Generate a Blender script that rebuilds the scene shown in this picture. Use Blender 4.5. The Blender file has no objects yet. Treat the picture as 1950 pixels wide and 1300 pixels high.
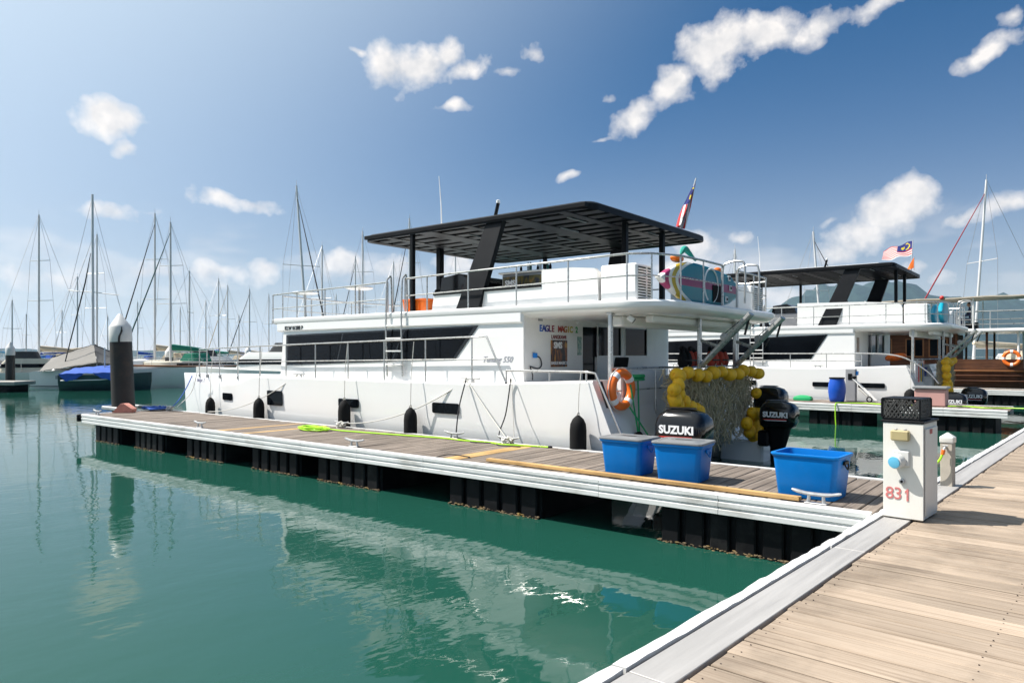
import bpy, bmesh, math, random
from mathutils import Vector, Matrix, Quaternion

R = math.radians
random.seed(11)
scene = bpy.context.scene
C = scene.collection

# ------------------------------------------------------------------ camera
HEAD = R(41.7)                       # the viewpoint looks this far left of the walkway
DECK = 0.64                          # deck height above the water
FWD = Vector((-math.sin(HEAD), math.cos(HEAD), 0)); RGT = Vector((math.cos(HEAD), math.sin(HEAD), 0))
cam_data = bpy.data.cameras.new('camera'); cam = bpy.data.objects.new('camera', cam_data); C.objects.link(cam)
cam.location = (0, 0, DECK + 1.5); cam.rotation_euler = (R(90), 0, HEAD)
cam_data.sensor_width = 36; cam_data.lens = 25.2; cam_data.shift_y = 26 / 1950
cam_data.clip_start = 0.05; cam_data.clip_end = 30000
scene.camera = cam

# ------------------------------------------------------------------ sun, exposure
SUN_EL, SUN_AZ = R(53), R(34)        # azimuth from -X towards -Y
to_sun = Vector((-math.cos(SUN_EL) * math.cos(SUN_AZ), -math.cos(SUN_EL) * math.sin(SUN_AZ), math.sin(SUN_EL)))
sd = bpy.data.lights.new('sun', 'SUN'); sd.energy = 4.6; sd.angle = R(0.53); sd.color = (1, 0.955, 0.89)
sun = bpy.data.objects.new('sun', sd); C.objects.link(sun)
sun.rotation_euler = (-to_sun).to_track_quat('-Z', 'Y').to_euler(); sun.location = (-30, -20, 60)
vs = scene.view_settings
vs.view_transform = 'Standard'; vs.look = 'None'; vs.gamma = 1; vs.exposure = 0.85
vs.use_curve_mapping = False

# ------------------------------------------------------------------ world: sky and clouds
world = bpy.data.worlds.new('World'); scene.world = world; world.use_nodes = True
wt = world.node_tree; wt.nodes.clear()
def wn(kind, **kw):
    n = wt.nodes.new(kind)
    for k, v in kw.items(): setattr(n, k, v)
    return n
def wl(a, b): wt.links.new(a, b)
def wmath(op, a, b=None, c=None, clamp=False):
    n = wn('ShaderNodeMath', operation=op); n.use_clamp = clamp
    for i, x in enumerate((a, b, c)):
        if x is None: continue
        if isinstance(x, (int, float)): n.inputs[i].default_value = x
        else: wl(x, n.inputs[i])
    return n.outputs[0]
sky = wn('ShaderNodeTexSky', sky_type='NISHITA'); sky.sun_disc = False
sky.sun_elevation = SUN_EL; sky.sun_rotation = math.atan2(to_sun.x, to_sun.y)
sky.air_density = 1.0; sky.dust_density = 0.8; sky.ozone_density = 3.0; sky.altitude = 0
tc = wn('ShaderNodeTexCoord'); sep = wn('ShaderNodeSeparateXYZ'); wl(tc.outputs['Generated'], sep.inputs[0])
az = wmath('ARCTAN2', sep.outputs[0], sep.outputs[1])                 # compass angle from +Y towards +X
el = wmath('ARCSINE', sep.outputs[2])
azw = wmath('WRAP', az, -HEAD + R(62), -HEAD - R(58))                 # the same fair-weather sky repeats every 120 degrees
comb = wn('ShaderNodeCombineXYZ'); wl(azw, comb.inputs[0]); wl(el, comb.inputs[1])
def wnoise(vec, scale, detail, rough):
    n = wn('ShaderNodeTexNoise'); n.inputs['Scale'].default_value = scale; n.inputs['Detail'].default_value = detail
    n.inputs['Roughness'].default_value = rough; wl(vec, n.inputs['Vector']); return n
def wvec(op, a, b, s=None):
    n = wn('ShaderNodeVectorMath', operation=op)
    for i, x in enumerate((a, b)):
        if x is None: continue
        if isinstance(x, tuple): n.inputs[i].default_value = x
        else: wl(x, n.inputs[i])
    if s is not None: n.inputs['Scale'].default_value = s
    return n.outputs[0]
warp = wnoise(comb.outputs[0], 9.0, 3, 0.6)
wv = wvec('ADD', comb.outputs[0], wvec('SCALE', wvec('SUBTRACT', warp.outputs['Color'], (0.5, 0.5, 0.5)), None, 0.055))
# each puff: compass tangent, height, half width, half height (all in 1/1365 rad as seen level), turn, weight
PUFFS = [(-190,551,95,55,0,1),(-125,570,42,40,0,.9),(-95,540,55,30,25,.85),
  (-785,451,85,42,0,1.05),(-743,391,30,16,0,.6),(-560,296,60,20,-10,.85),(-485,281,55,14,-10,.7),
  (395,600,95,72,10,1),(475,612,85,58,0,1),(310,525,85,46,32,.95),(238,466,72,38,32,.9),(590,622,90,38,20,.75),(680,652,80,28,20,.65),
  (165,412,26,10,20,.6),(180,496,26,14,0,.6),(768,300,62,58,30,1.05),(715,264,85,58,38,1.05),(662,218,80,52,25,1),(620,190,55,32,0,.9),(612,246,30,14,0,.6),
  (925,280,75,30,22,.9),(852,250,60,22,18,.75),(905,580,85,28,22,.75),(955,650,36,22,30,.65),(-118,470,46,13,0,.75),(40,575,38,26,0,.6),(-5,540,30,14,0,.5),
  (-475,160,52,32,0,.95),(-555,155,75,28,0,.75),(-870,145,150,28,0,.72),(-750,282,95,20,0,.6),(-690,160,110,28,0,.75),(-315,164,55,32,0,1),(-225,160,44,26,0,.85),(-105,168,70,36,0,1),
  (350,206,48,34,0,1),(315,176,75,24,0,.85),(428,224,36,17,0,.75),(815,150,42,20,0,.8),(770,166,32,14,0,.6),(515,112,70,26,0,.85),(103,339,26,10,20,.65),(-292,571,15,11,0,.65)]
acc = None
for (px, py, rx, ry, rot, wgt) in PUFFS:
    r0 = math.hypot(1365, px)
    A = math.atan2(px, 1365); E_ = math.atan2(py, r0)
    ca = math.cos(A)
    m = wn('ShaderNodeMapping', vector_type='TEXTURE')
    m.inputs['Location'].default_value = (A - HEAD, E_, 0); m.inputs['Rotation'].default_value = (0, 0, R(rot))
    m.inputs['Scale'].default_value = (1.25 * rx / 1365 * ca * ca, 1.25 * ry / r0 * math.cos(E_) ** 2, 1)
    wl(wv, m.inputs['Vector'])
    g = wn('ShaderNodeTexGradient', gradient_type='SPHERICAL'); wl(m.outputs[0], g.inputs[0])
    v = wmath('MULTIPLY', g.outputs['Fac'], wgt)
    acc = v if acc is None else wmath('MAXIMUM', acc, v)
f1 = wnoise(comb.outputs[0], 19, 6, 0.57)
off = wvec('ADD', comb.outputs[0], (-0.012, 0.016, 0)); f2 = wnoise(off, 19, 3, 0.57)
belt = wnoise(wvec('MULTIPLY', comb.outputs[0], (1, 2.6, 1)), 5.5, 3, 0.6)
beltm = wmath('MULTIPLY', wmath('SUBTRACT', 1.0, wmath('MULTIPLY', wmath('ABSOLUTE', wmath('SUBTRACT', el, 0.10)), 11.0), clamp=True), wmath('MULTIPLY', wmath('SUBTRACT', belt.outputs['Fac'], 0.47, clamp=True), 3.6))
dens = wmath('ADD', wmath('MULTIPLY', acc, 1.7), wmath('MULTIPLY', wmath('SUBTRACT', f1.outputs['Fac'], 0.5), 2.7))
dens = wmath('MAXIMUM', wmath('SUBTRACT', dens, 0.42), wmath('MULTIPLY', beltm, 0.55))
gate = wmath('MULTIPLY', wmath('MAXIMUM', acc, beltm), 6.0, clamp=True)
alpha = wmath('MULTIPLY', wmath('MULTIPLY', dens, 1.2, clamp=True), gate)
alpha = wmath('POWER', alpha, 0.85); alpha = wmath('MULTIPLY', alpha, 0.96)
lit = wmath('ADD', 0.62, wmath('MULTIPLY', wmath('SUBTRACT', f1.outputs['Fac'], f2.outputs['Fac']), 2.6), clamp=True)
lit = wmath('ADD', wmath('MULTIPLY', lit, 0.75), wmath('MULTIPLY', wmath('SUBTRACT', 1.0, dens, clamp=True), 0.25))
ccol = wn('ShaderNodeMix', data_type='RGBA'); wl(lit, ccol.inputs['Factor'])
ccol.inputs['A'].default_value = (5.0, 5.05, 5.25, 1); ccol.inputs['B'].default_value = (9.2, 8.6, 8.0, 1)
# turbid air: the sky whitens towards the sun and towards the horizon
tint = wn('ShaderNodeMix', data_type='RGBA', blend_type='MULTIPLY'); tint.inputs['Factor'].default_value = 1
wl(sky.outputs[0], tint.inputs['A']); tint.inputs['B'].default_value = (0.01, 0.375, 0.62, 1)
dt = wn('ShaderNodeVectorMath', operation='DOT_PRODUCT'); wl(tc.outputs['Generated'], dt.inputs[0]); dt.inputs[1].default_value = to_sun
ss = wn('ShaderNodeMapRange', interpolation_type='SMOOTHSTEP'); wl(dt.outputs['Value'], ss.inputs['Value'])
ss.inputs['From Min'].default_value = 0.19; ss.inputs['From Max'].default_value = 0.95; ss.inputs['To Max'].default_value = 0.92
fh = wmath('EXPONENT', wmath('MULTIPLY', wmath('MAXIMUM', el, 0.0), -9.0))
fh = wmath('MULTIPLY', fh, 0.85)
hz = wn('ShaderNodeMix', data_type='RGBA'); wl(ss.outputs[0], hz.inputs['Factor']); wl(tint.outputs['Result'], hz.inputs['A']); hz.inputs['B'].default_value = (6.9, 7.9, 8.6, 1)
hh = wn('ShaderNodeMix', data_type='RGBA'); wl(fh, hh.inputs['Factor']); wl(hz.outputs['Result'], hh.inputs['A']); hh.inputs['B'].default_value = (10.0, 8.6, 7.3, 1)
mixc = wn('ShaderNodeMix', data_type='RGBA'); wl(alpha, mixc.inputs['Factor']); wl(hh.outputs['Result'], mixc.inputs['A']); wl(ccol.outputs['Result'], mixc.inputs['B'])
bg = wn('ShaderNodeBackground'); bg.inputs['Strength'].default_value = 0.074; wl(mixc.outputs['Result'], bg.inputs['Color'])
wo = wn('ShaderNodeOutputWorld'); wl(bg.outputs[0], wo.inputs['Surface'])
world.cycles.sampling_method = 'MANUAL'; world.cycles.sample_map_resolution = 256
scene.cycles.volume_bounces = 0; scene.cycles.max_bounces = 8; scene.cycles.glossy_bounces = 4; scene.cycles.diffuse_bounces = 3
scene.cycles.use_denoising = True; scene.cycles.caustics_reflective = False; scene.cycles.caustics_refractive = False

# ------------------------------------------------------------------ helpers
PHI = R(3.2)                                     # the fingers stand this far off square to the walkway
ORG = Vector((-1.96, 7.33, 0))
EX = Vector((math.cos(PHI), math.sin(PHI), 0)); EN = Vector((-math.sin(PHI), math.cos(PHI), 0))
def FW(s, n, z=0.0):                             # finger frame: s metres out along the finger, n across it
    return ORG - EX * s + EN * n + Vector((0, 0, z))
def AH(d, r, z=0.0):                             # d metres ahead of the viewpoint, r to the right
    return FWD * d + RGT * r + Vector((0, 0, z))

FRAME = {}                                       # root name -> (mode, base)
def setp(o, label=None, cat=None, group=None, kind=None):
    if label: o['label'] = label
    if cat: o['category'] = cat
    if group: o['group'] = group
    if kind: o['kind'] = kind
    return o
def thing(name, label, cat, base, mode='F', rot=0.0, group=None, kind=None, size=0.3):
    o = bpy.data.objects.new(name, None); C.objects.link(o); o.empty_display_size = size
    if mode == 'F': o.location = FW(*base); o.rotation_euler = (0, 0, PHI + rot)
    else: o.location = base; o.rotation_euler = (0, 0, rot)
    FRAME[o.name] = (mode, Vector(base))
    setp(o, label, cat, group, kind)
    return o
def root_of(o):
    while o.parent is not None: o = o.parent
    return o

class MB:
    """collects shapes, then links them as one mesh object"""
    def __init__(s): s.v = []; s.f = []
    def add(s, vs, fs):
        o = len(s.v); s.v += [tuple(v) for v in vs]; s.f += [tuple(i + o for i in f) for f in fs]; return s
    def bx(s, x0, x1, y0, y1, z0, z1, b=0.0, rot=None, piv=None):
        if x0 > x1: x0, x1 = x1, x0
        if y0 > y1: y0, y1 = y1, y0
        if z0 > z1: z0, z1 = z1, z0
        if b <= 0:
            vs = [(x, y, z) for z in (z0, z1) for y in (y0, y1) for x in (x0, x1)]
            fs = [(0, 2, 3, 1), (4, 5, 7, 6), (0, 1, 5, 4), (2, 6, 7, 3), (0, 4, 6, 2), (1, 3, 7, 5)]
        else:
            b = min(b, (x1 - x0) * .49, (y1 - y0) * .49, (z1 - z0) * .49)
            vs = []; idx = {}
            for i, X in enumerate((x0, x1)):
                for j, Y in enumerate((y0, y1)):
                    for k, Z in enumerate((z0, z1)):
                        sx, sy, sz = (1, -1)[i], (1, -1)[j], (1, -1)[k]
                        for a in range(3):
                            idx[i, j, k, a] = len(vs)
                            vs.append((X + (0 if a == 0 else b * sx), Y + (0 if a == 1 else b * sy), Z + (0 if a == 2 else b * sz)))
            q = lambda *l: tuple(idx[t] for t in l)
            fs = []
            for i in (0, 1):
                fs.append(q((i, 0, 0, 0), (i, 1, 0, 0), (i, 1, 1, 0), (i, 0, 1, 0)))
                fs.append(q((0, i, 0, 1), (1, i, 0, 1), (1, i, 1, 1), (0, i, 1, 1)))
                fs.append(q((0, 0, i, 2), (1, 0, i, 2), (1, 1, i, 2), (0, 1, i, 2)))
            for i in (0, 1):
                for j in (0, 1):
                    fs.append(q((i, j, 0, 0), (i, j, 1, 0), (i, j, 1, 1), (i, j, 0, 1)))
                    fs.append(q((i, 0, j, 0), (i, 1, j, 0), (i, 1, j, 2), (i, 0, j, 2)))
                    fs.append(q((0, i, j, 1), (1, i, j, 1), (1, i, j, 2), (0, i, j, 2)))
                    for k in (0, 1): fs.append(q((i, j, k, 0), (i, j, k, 1), (i, j, k, 2)))
        if rot is not None:
            p = Vector(piv) if piv is not None else Vector(((x0 + x1) / 2, (y0 + y1) / 2, (z0 + z1) / 2))
            vs = [p + rot @ (Vector(v) - p) for v in vs]
        return s.add(vs, fs)
    def tube(s, pts, r=0.015, seg=8, closed=False):
        pts = [Vector(p) for p in pts]; n = len(pts)
        rs = r if isinstance(r, (list, tuple)) else [r] * n
        tg = []
        for i in range(n):
            a = pts[(i - 1) % n] if (closed or i > 0) else pts[0]; b = pts[(i + 1) % n] if (closed or i < n - 1) else pts[-1]
            t = b - a; tg.append(t.normalized() if t.length > 1e-9 else Vector((0, 0, 1)))
        u = tg[0].orthogonal().normalized(); vs = []
        for i in range(n):
            t = tg[i]; u = (u - t * u.dot(t)); u = u.normalized() if u.length > 1e-6 else t.orthogonal().normalized()
            w = t.cross(u)
            for k in range(seg):
                a = 2 * math.pi * k / seg; vs.append(pts[i] + (u * math.cos(a) + w * math.sin(a)) * rs[i])
        fs = []
        for i in range(n if closed else n - 1):
            for k in range(seg):
                a, b = i * seg, ((i + 1) % n) * seg; k2 = (k + 1) % seg
                fs.append((a + k, a + k2, b + k2, b + k))
        if not closed: fs += [tuple(range(seg)), tuple(range((n - 1) * seg, n * seg))]
        return s.add(vs, fs)
    def lathe(s, prof, c=(0, 0, 0), axis=(0, 0, 1), seg=20, sx=1.0, sy=1.0):
        ax = Vector(axis).normalized(); q = Vector((0, 0, 1)).rotation_difference(ax); c = Vector(c); vs = []
        for r, z in prof:
            for k in range(seg):
                a = 2 * math.pi * k / seg; vs.append(c + q @ Vector((math.cos(a) * r * sx, math.sin(a) * r * sy, z)))
        fs = []
        for i in range(len(prof) - 1):
            for k in range(seg):
                k2 = (k + 1) % seg; fs.append((i * seg + k, i * seg + k2, (i + 1) * seg + k2, (i + 1) * seg + k))
        fs += [tuple(range(seg)), tuple(range((len(prof) - 1) * seg, len(prof) * seg))]
        return s.add(vs, fs)
    def ball(s, c, rx, ry=None, rz=None, seg=12, rings=8):
        ry = ry or rx; rz = rz or rx
        pr = [(max(1e-4, math.sin(math.pi * i / rings)), -math.cos(math.pi * i / rings)) for i in range(rings + 1)]
        vs = []; 
        for r, z in pr:
            for k in range(seg):
                a = 2 * math.pi * k / seg; vs.append((c[0] + math.cos(a) * r * rx, c[1] + math.sin(a) * r * ry, c[2] + z * rz))
        fs = [(i * seg + k, i * seg + (k + 1) % seg, (i + 1) * seg + (k + 1) % seg, (i + 1) * seg + k) for i in range(rings) for k in range(seg)]
        return s.add(vs, fs)
    def loft(s, secs, caps=True, closed=True):
        m = len(secs[0]); vs = [p for sec in secs for p in sec]; fs = []
        for i in range(len(secs) - 1):
            for k in range(m if closed else m - 1):
                k2 = (k + 1) % m; fs.append((i * m + k, i * m + k2, (i + 1) * m + k2, (i + 1) * m + k))
        if caps: fs += [tuple(range(m)), tuple(range((len(secs) - 1) * m, len(secs) * m))]
        return s.add(vs, fs)
    def poly(s, loop, off):                      # a flat outline given thickness by the vector off
        off = Vector(off); a = [Vector(p) for p in loop]; return s.loft([a, [p + off for p in a]])
    def torus(s, c, R0, r0, axis=(0, 0, 1), seg=28, rs=10, a0=0.0, a1=2 * math.pi):
        q = Vector((0, 0, 1)).rotation_difference(Vector(axis).normalized()); c = Vector(c); full = abs(a1 - a0 - 2 * math.pi) < 1e-6
        n = seg if full else seg + 1
        return s.tube([c + q @ Vector((math.cos(a0 + (a1 - a0) * i / seg) * R0, math.sin(a0 + (a1 - a0) * i / seg) * R0, 0)) for i in range(n)], r0, rs, closed=full)
    def mesh(s, name, mat, mode='L', base=Vector((0, 0, 0)), smooth=35):
        me = bpy.data.meshes.new(name); b = Vector(base)
        if mode == 'F': vs = [(-(v[0] - b.x), v[1] - b.y, v[2] - b.z) for v in s.v]
        elif mode == 'W': vs = [(v[0] - b.x, v[1] - b.y, v[2] - b.z) for v in s.v]
        else: vs = s.v
        me.from_pydata(vs, [], s.f)
        bm = bmesh.new(); bm.from_mesh(me); bmesh.ops.recalc_face_normals(bm, faces=bm.faces); bm.to_mesh(me); bm.free()
        if smooth:
            for p in me.polygons: p.use_smooth = True
            me.set_sharp_from_angle(angle=R(smooth))
        if mat is not None: me.materials.append(mat)
        return me
    def build(s, name, mat, parent=None, smooth=35, label=None, kind=None):
        if parent is not None: mode, base = FRAME[root_of(parent).name]
        else: mode, base = 'L', Vector((0, 0, 0))
        o = bpy.data.objects.new(name, s.mesh(name, mat, mode, base, smooth)); C.objects.link(o)
        if parent is not None: o.parent = parent
        setp(o, label, kind=kind)
        return o
def copy_tree(o, parent=None):
    c = o.copy(); C.objects.link(c); c.parent = parent
    if o.name in FRAME: FRAME[c.name] = FRAME[o.name]
    for ch in list(o.children): copy_tree(ch, c)
    return c
def rrect(hx, hy, r, k=4):                       # rounded rectangle loop about 0,0
    p = []
    for cx, cy, a in ((hx - r, hy - r, 0), (-hx + r, hy - r, 90), (-hx + r, -hy + r, 180), (hx - r, -hy + r, 270)):
        for i in range(k + 1):
            t = R(a + 90 * i / k); p.append((cx + r * math.cos(t), cy + r * math.sin(t)))
    return p
def sag(a, b, drop, n=10):
    a, b = Vector(a), Vector(b)
    return [a.lerp(b, i / n) - Vector((0, 0, drop * 4 * (i / n) * (1 - i / n))) for i in range(n + 1)]
def smooth_path(pts, k=6):
    p = [Vector(x) for x in pts]; out = []
    for i in range(len(p) - 1):
        p0 = p[max(i - 1, 0)]; p1 = p[i]; p2 = p[i + 1]; p3 = p[min(i + 2, len(p) - 1)]
        for j in range(k):
            t = j / k
            out.append(0.5 * ((2 * p1) + (p2 - p0) * t + (2 * p0 - 5 * p1 + 4 * p2 - p3) * t * t + (3 * p1 - p0 - 3 * p2 + p3) * t ** 3))
    return out + [p[-1]]
def text_mb(body, size, org, u, v, bold=0.0, shear=0.0, depth=0.003, align='CENTER', spacing=1.0):
    cu = bpy.data.curves.new('lettering', 'FONT'); cu.body = body; cu.size = size; cu.offset = bold; cu.shear = shear
    cu.align_x = align; cu.align_y = 'CENTER'; cu.extrude = depth; cu.resolution_u = 3; cu.space_character = spacing
    o = bpy.data.objects.new('lettering', cu); C.objects.link(o)
    me = o.to_mesh(); org = Vector(org); u = Vector(u); v = Vector(v); w = u.cross(v)
    m = MB(); m.add([org + u * q.co.x + v * q.co.y + w * q.co.z for q in me.vertices], [tuple(p.vertices) for p in me.polygons])
    o.to_mesh_clear(); bpy.data.objects.remove(o); bpy.data.curves.remove(cu)
    return m

# ------------------------------------------------------------------ materials
MAT = {}
def nd(t, kind, **kw):
    n = t.nodes.new(kind)
    for k, v in kw.items(): setattr(n, k, v)
    return n
def pm(name, col, rough=0.5, metal=0.0, var=0.08, vs=3.0, bump=0.0, bs=40.0, stretch=(1, 1, 1), coat=0.0, rvar=0.1, dirt=None, dscale=2.0, damt=0.5, spec=0.5, rand=0.0, trans=0.0):
    if name in MAT: return MAT[name]
    m = bpy.data.materials.new(name); m.use_nodes = True; t = m.node_tree; b = t.nodes['Principled BSDF']
    b.inputs['Roughness'].default_value = rough; b.inputs['Metallic'].default_value = metal
    b.inputs['Coat Weight'].default_value = coat; b.inputs['Coat Roughness'].default_value = 0.08; b.inputs['Specular IOR Level'].default_value = spec
    b.inputs['Transmission Weight'].default_value = trans
    tcd = nd(t, 'ShaderNodeTexCoord'); mp = nd(t, 'ShaderNodeMapping'); mp.inputs['Scale'].default_value = stretch
    t.links.new(tcd.outputs['Object'], mp.inputs[0]); vec = mp.outputs[0]
    if rand:
        oi = nd(t, 'ShaderNodeObjectInfo'); ad = nd(t, 'ShaderNodeVectorMath', operation='MULTIPLY_ADD')
        t.links.new(oi.outputs['Random'], ad.inputs[0]); ad.inputs[1].default_value = (37, 61, 23); t.links.new(vec, ad.inputs[2]); vec = ad.outputs[0]
    nz = nd(t, 'ShaderNodeTexNoise'); nz.inputs['Scale'].default_value = vs; nz.inputs['Detail'].default_value = 5; nz.inputs['Roughness'].default_value = 0.6
    t.links.new(vec, nz.inputs['Vector'])
    mr = nd(t, 'ShaderNodeMapRange'); mr.inputs['From Min'].default_value = 0.28; mr.inputs['From Max'].default_value = 0.72
    t.links.new(nz.outputs['Fac'], mr.inputs['Value'])
    mx = nd(t, 'ShaderNodeMix', data_type='RGBA'); t.links.new(mr.outputs[0], mx.inputs['Factor'])
    mx.inputs['A'].default_value = tuple(max(0, c * (1 - var)) for c in col) + (1,); mx.inputs['B'].default_value = tuple(min(1, c * (1 + var)) for c in col) + (1,)
    res = mx.outputs['Result']
    if rand:
        br = nd(t, 'ShaderNodeMapRange'); br.inputs['To Min'].default_value = 1 - rand; br.inputs['To Max'].default_value = 1 + rand
        t.links.new(oi.outputs['Random'], br.inputs['Value'])
        hs = nd(t, 'ShaderNodeHueSaturation'); t.links.new(res, hs.inputs['Color']); t.links.new(br.outputs[0], hs.inputs['Value']); res = hs.outputs[0]
    if dirt is not None:
        n2 = nd(t, 'ShaderNodeTexNoise'); n2.inputs['Scale'].default_value = dscale; n2.inputs['Detail'].default_value = 7; n2.inputs['Roughness'].default_value = 0.7
        t.links.new(vec, n2.inputs['Vector'])
        r2 = nd(t, 'ShaderNodeMapRange'); r2.inputs['From Min'].default_value = 0.52; r2.inputs['From Max'].default_value = 0.72; r2.inputs['To Max'].default_value = damt
        t.links.new(n2.outputs['Fac'], r2.inputs['Value'])
        m2 = nd(t, 'ShaderNodeMix', data_type='RGBA'); t.links.new(r2.outputs[0], m2.inputs['Factor']); t.links.new(res, m2.inputs['A']); m2.inputs['B'].default_value = tuple(dirt) + (1,)
        res = m2.outputs['Result']
    t.links.new(res, b.inputs['Base Color'])
    if rvar:
        rr = nd(t, 'ShaderNodeMapRange'); rr.inputs['To Min'].default_value = max(0.02, rough - rvar); rr.inputs['To Max'].default_value = min(1, rough + rvar)
        t.links.new(nz.outputs['Fac'], rr.inputs['Value']); t.links.new(rr.outputs[0], b.inputs['Roughness'])
    if bump:
        n3 = nd(t, 'ShaderNodeTexNoise'); n3.inputs['Scale'].default_value = bs; n3.inputs['Detail'].default_value = 4; t.links.new(vec, n3.inputs['Vector'])
        bp = nd(t, 'ShaderNodeBump'); bp.inputs['Strength'].default_value = bump; bp.inputs['Distance'].default_value = 0.01
        t.links.new(n3.outputs['Fac'], bp.inputs['Height']); t.links.new(bp.outputs[0], b.inputs['Normal'])
    MAT[name] = m
    return m
GEL = pm('gelcoat white', (0.84, 0.828, 0.81), 0.22, var=0.012, vs=0.7, coat=0.4, rvar=0.05, dirt=(0.66, 0.63, 0.57), dscale=0.9, damt=0.06)
GEL2 = pm('gelcoat off white', (0.80, 0.785, 0.755), 0.4, var=0.04, vs=1.2, dirt=(0.55, 0.52, 0.46), dscale=1.1, damt=0.2)
STEEL = pm('stainless steel', (0.50, 0.495, 0.48), 0.28, 0.6, var=0.06, vs=5)
GALV = pm('galvanised metal', (0.42, 0.42, 0.42), 0.45, 0.75, var=0.15, vs=14, dirt=(0.25, 0.22, 0.2), dscale=12)
BLACKP = pm('black powder coat', (0.0045, 0.005, 0.0065), 0.45, var=0.2, vs=4, spec=0.18)
BLACKR = pm('black rubber cover', (0.006, 0.006, 0.0065), 0.8, spec=0.2, var=0.3, vs=14, bump=0.25, bs=60)
BLACKG = pm('gloss black', (0.005, 0.005, 0.006), 0.14, var=0.2, coat=0.25, rvar=0.03, spec=0.4)
GLASS = pm('tinted glass', (0.004, 0.005, 0.007), 0.06, var=0.3, vs=1.2, rvar=0.02, spec=0.12)
GREYP = pm('grey panel', (0.30, 0.30, 0.31), 0.5, var=0.05)
DARKI = pm('dark interior', (0.05, 0.045, 0.04), 0.6, var=0.3, vs=3)
ROPEW = pm('white rope', (0.62, 0.60, 0.55), 0.85, var=0.2, vs=60, bump=0.6, bs=160)
ROPEK = pm('dark rope', (0.03, 0.03, 0.035), 0.85, var=0.2, vs=60, bump=0.6, bs=160)
ROPEB = pm('blue rope', (0.03, 0.10, 0.40), 0.85, var=0.25, vs=60, bump=0.6, bs=160)
HOSE = pm('lime hose', (0.38, 0.72, 0.02), 0.35, var=0.08, vs=8)
ALW = pm('white aluminium fascia', (0.66, 0.655, 0.64), 0.42, 0.0, var=0.07, vs=6, stretch=(0.25, 1, 1), dirt=(0.30, 0.275, 0.24), dscale=4.2, damt=0.75, bump=0.12, bs=25)
PLATE = pm('grey aluminium plate', (0.36, 0.345, 0.33), 0.55, 0.1, var=0.12, vs=5, stretch=(3, 0.15, 1), dirt=(0.2, 0.19, 0.18), dscale=2.0, damt=0.4, bump=0.12, bs=50)
FLOATM = pm('black float plastic', (0.007, 0.007, 0.008), 0.6, var=0.4, vs=2, dirt=(0.05, 0.048, 0.044), dscale=1.6, damt=0.5, spec=0.12)
BARN = pm('barnacles', (0.12, 0.085, 0.045), 0.9, var=0.7, vs=18, bump=1.0, bs=60, dirt=(0.36, 0.22, 0.03), dscale=3, damt=0.9)
TEXTK = pm('black lettering', (0.015, 0.015, 0.018), 0.5); TEXTW = pm('white lettering', (0.8, 0.8, 0.8), 0.4)
ORANGE = pm('orange plastic', (0.80, 0.16, 0.015), 0.38, var=0.08)
REDM = pm('red plastic', (0.55, 0.03, 0.02), 0.4, var=0.1)
YELLOW = pm('yellow float foam', (0.86, 0.47, 0.008), 0.6, var=0.14, vs=12, bump=0.15, bs=50, dirt=(0.35, 0.2, 0.02), dscale=9, damt=0.5)
NETM = pm('net twine', (0.50, 0.42, 0.27), 0.9, var=0.3, vs=20)
BLUEP = pm('blue plastic', (0.0, 0.155, 0.50), 0.42, var=0.05, vs=5, rvar=0.06, dirt=(0.02, 0.15, 0.42), dscale=6, damt=0.4, spec=0.22)
GREYL = pm('grey lid plastic', (0.20, 0.205, 0.21), 0.4, var=0.06)
GREENP = pm('green plastic', (0.01, 0.33, 0.11), 0.4, var=0.1)

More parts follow.
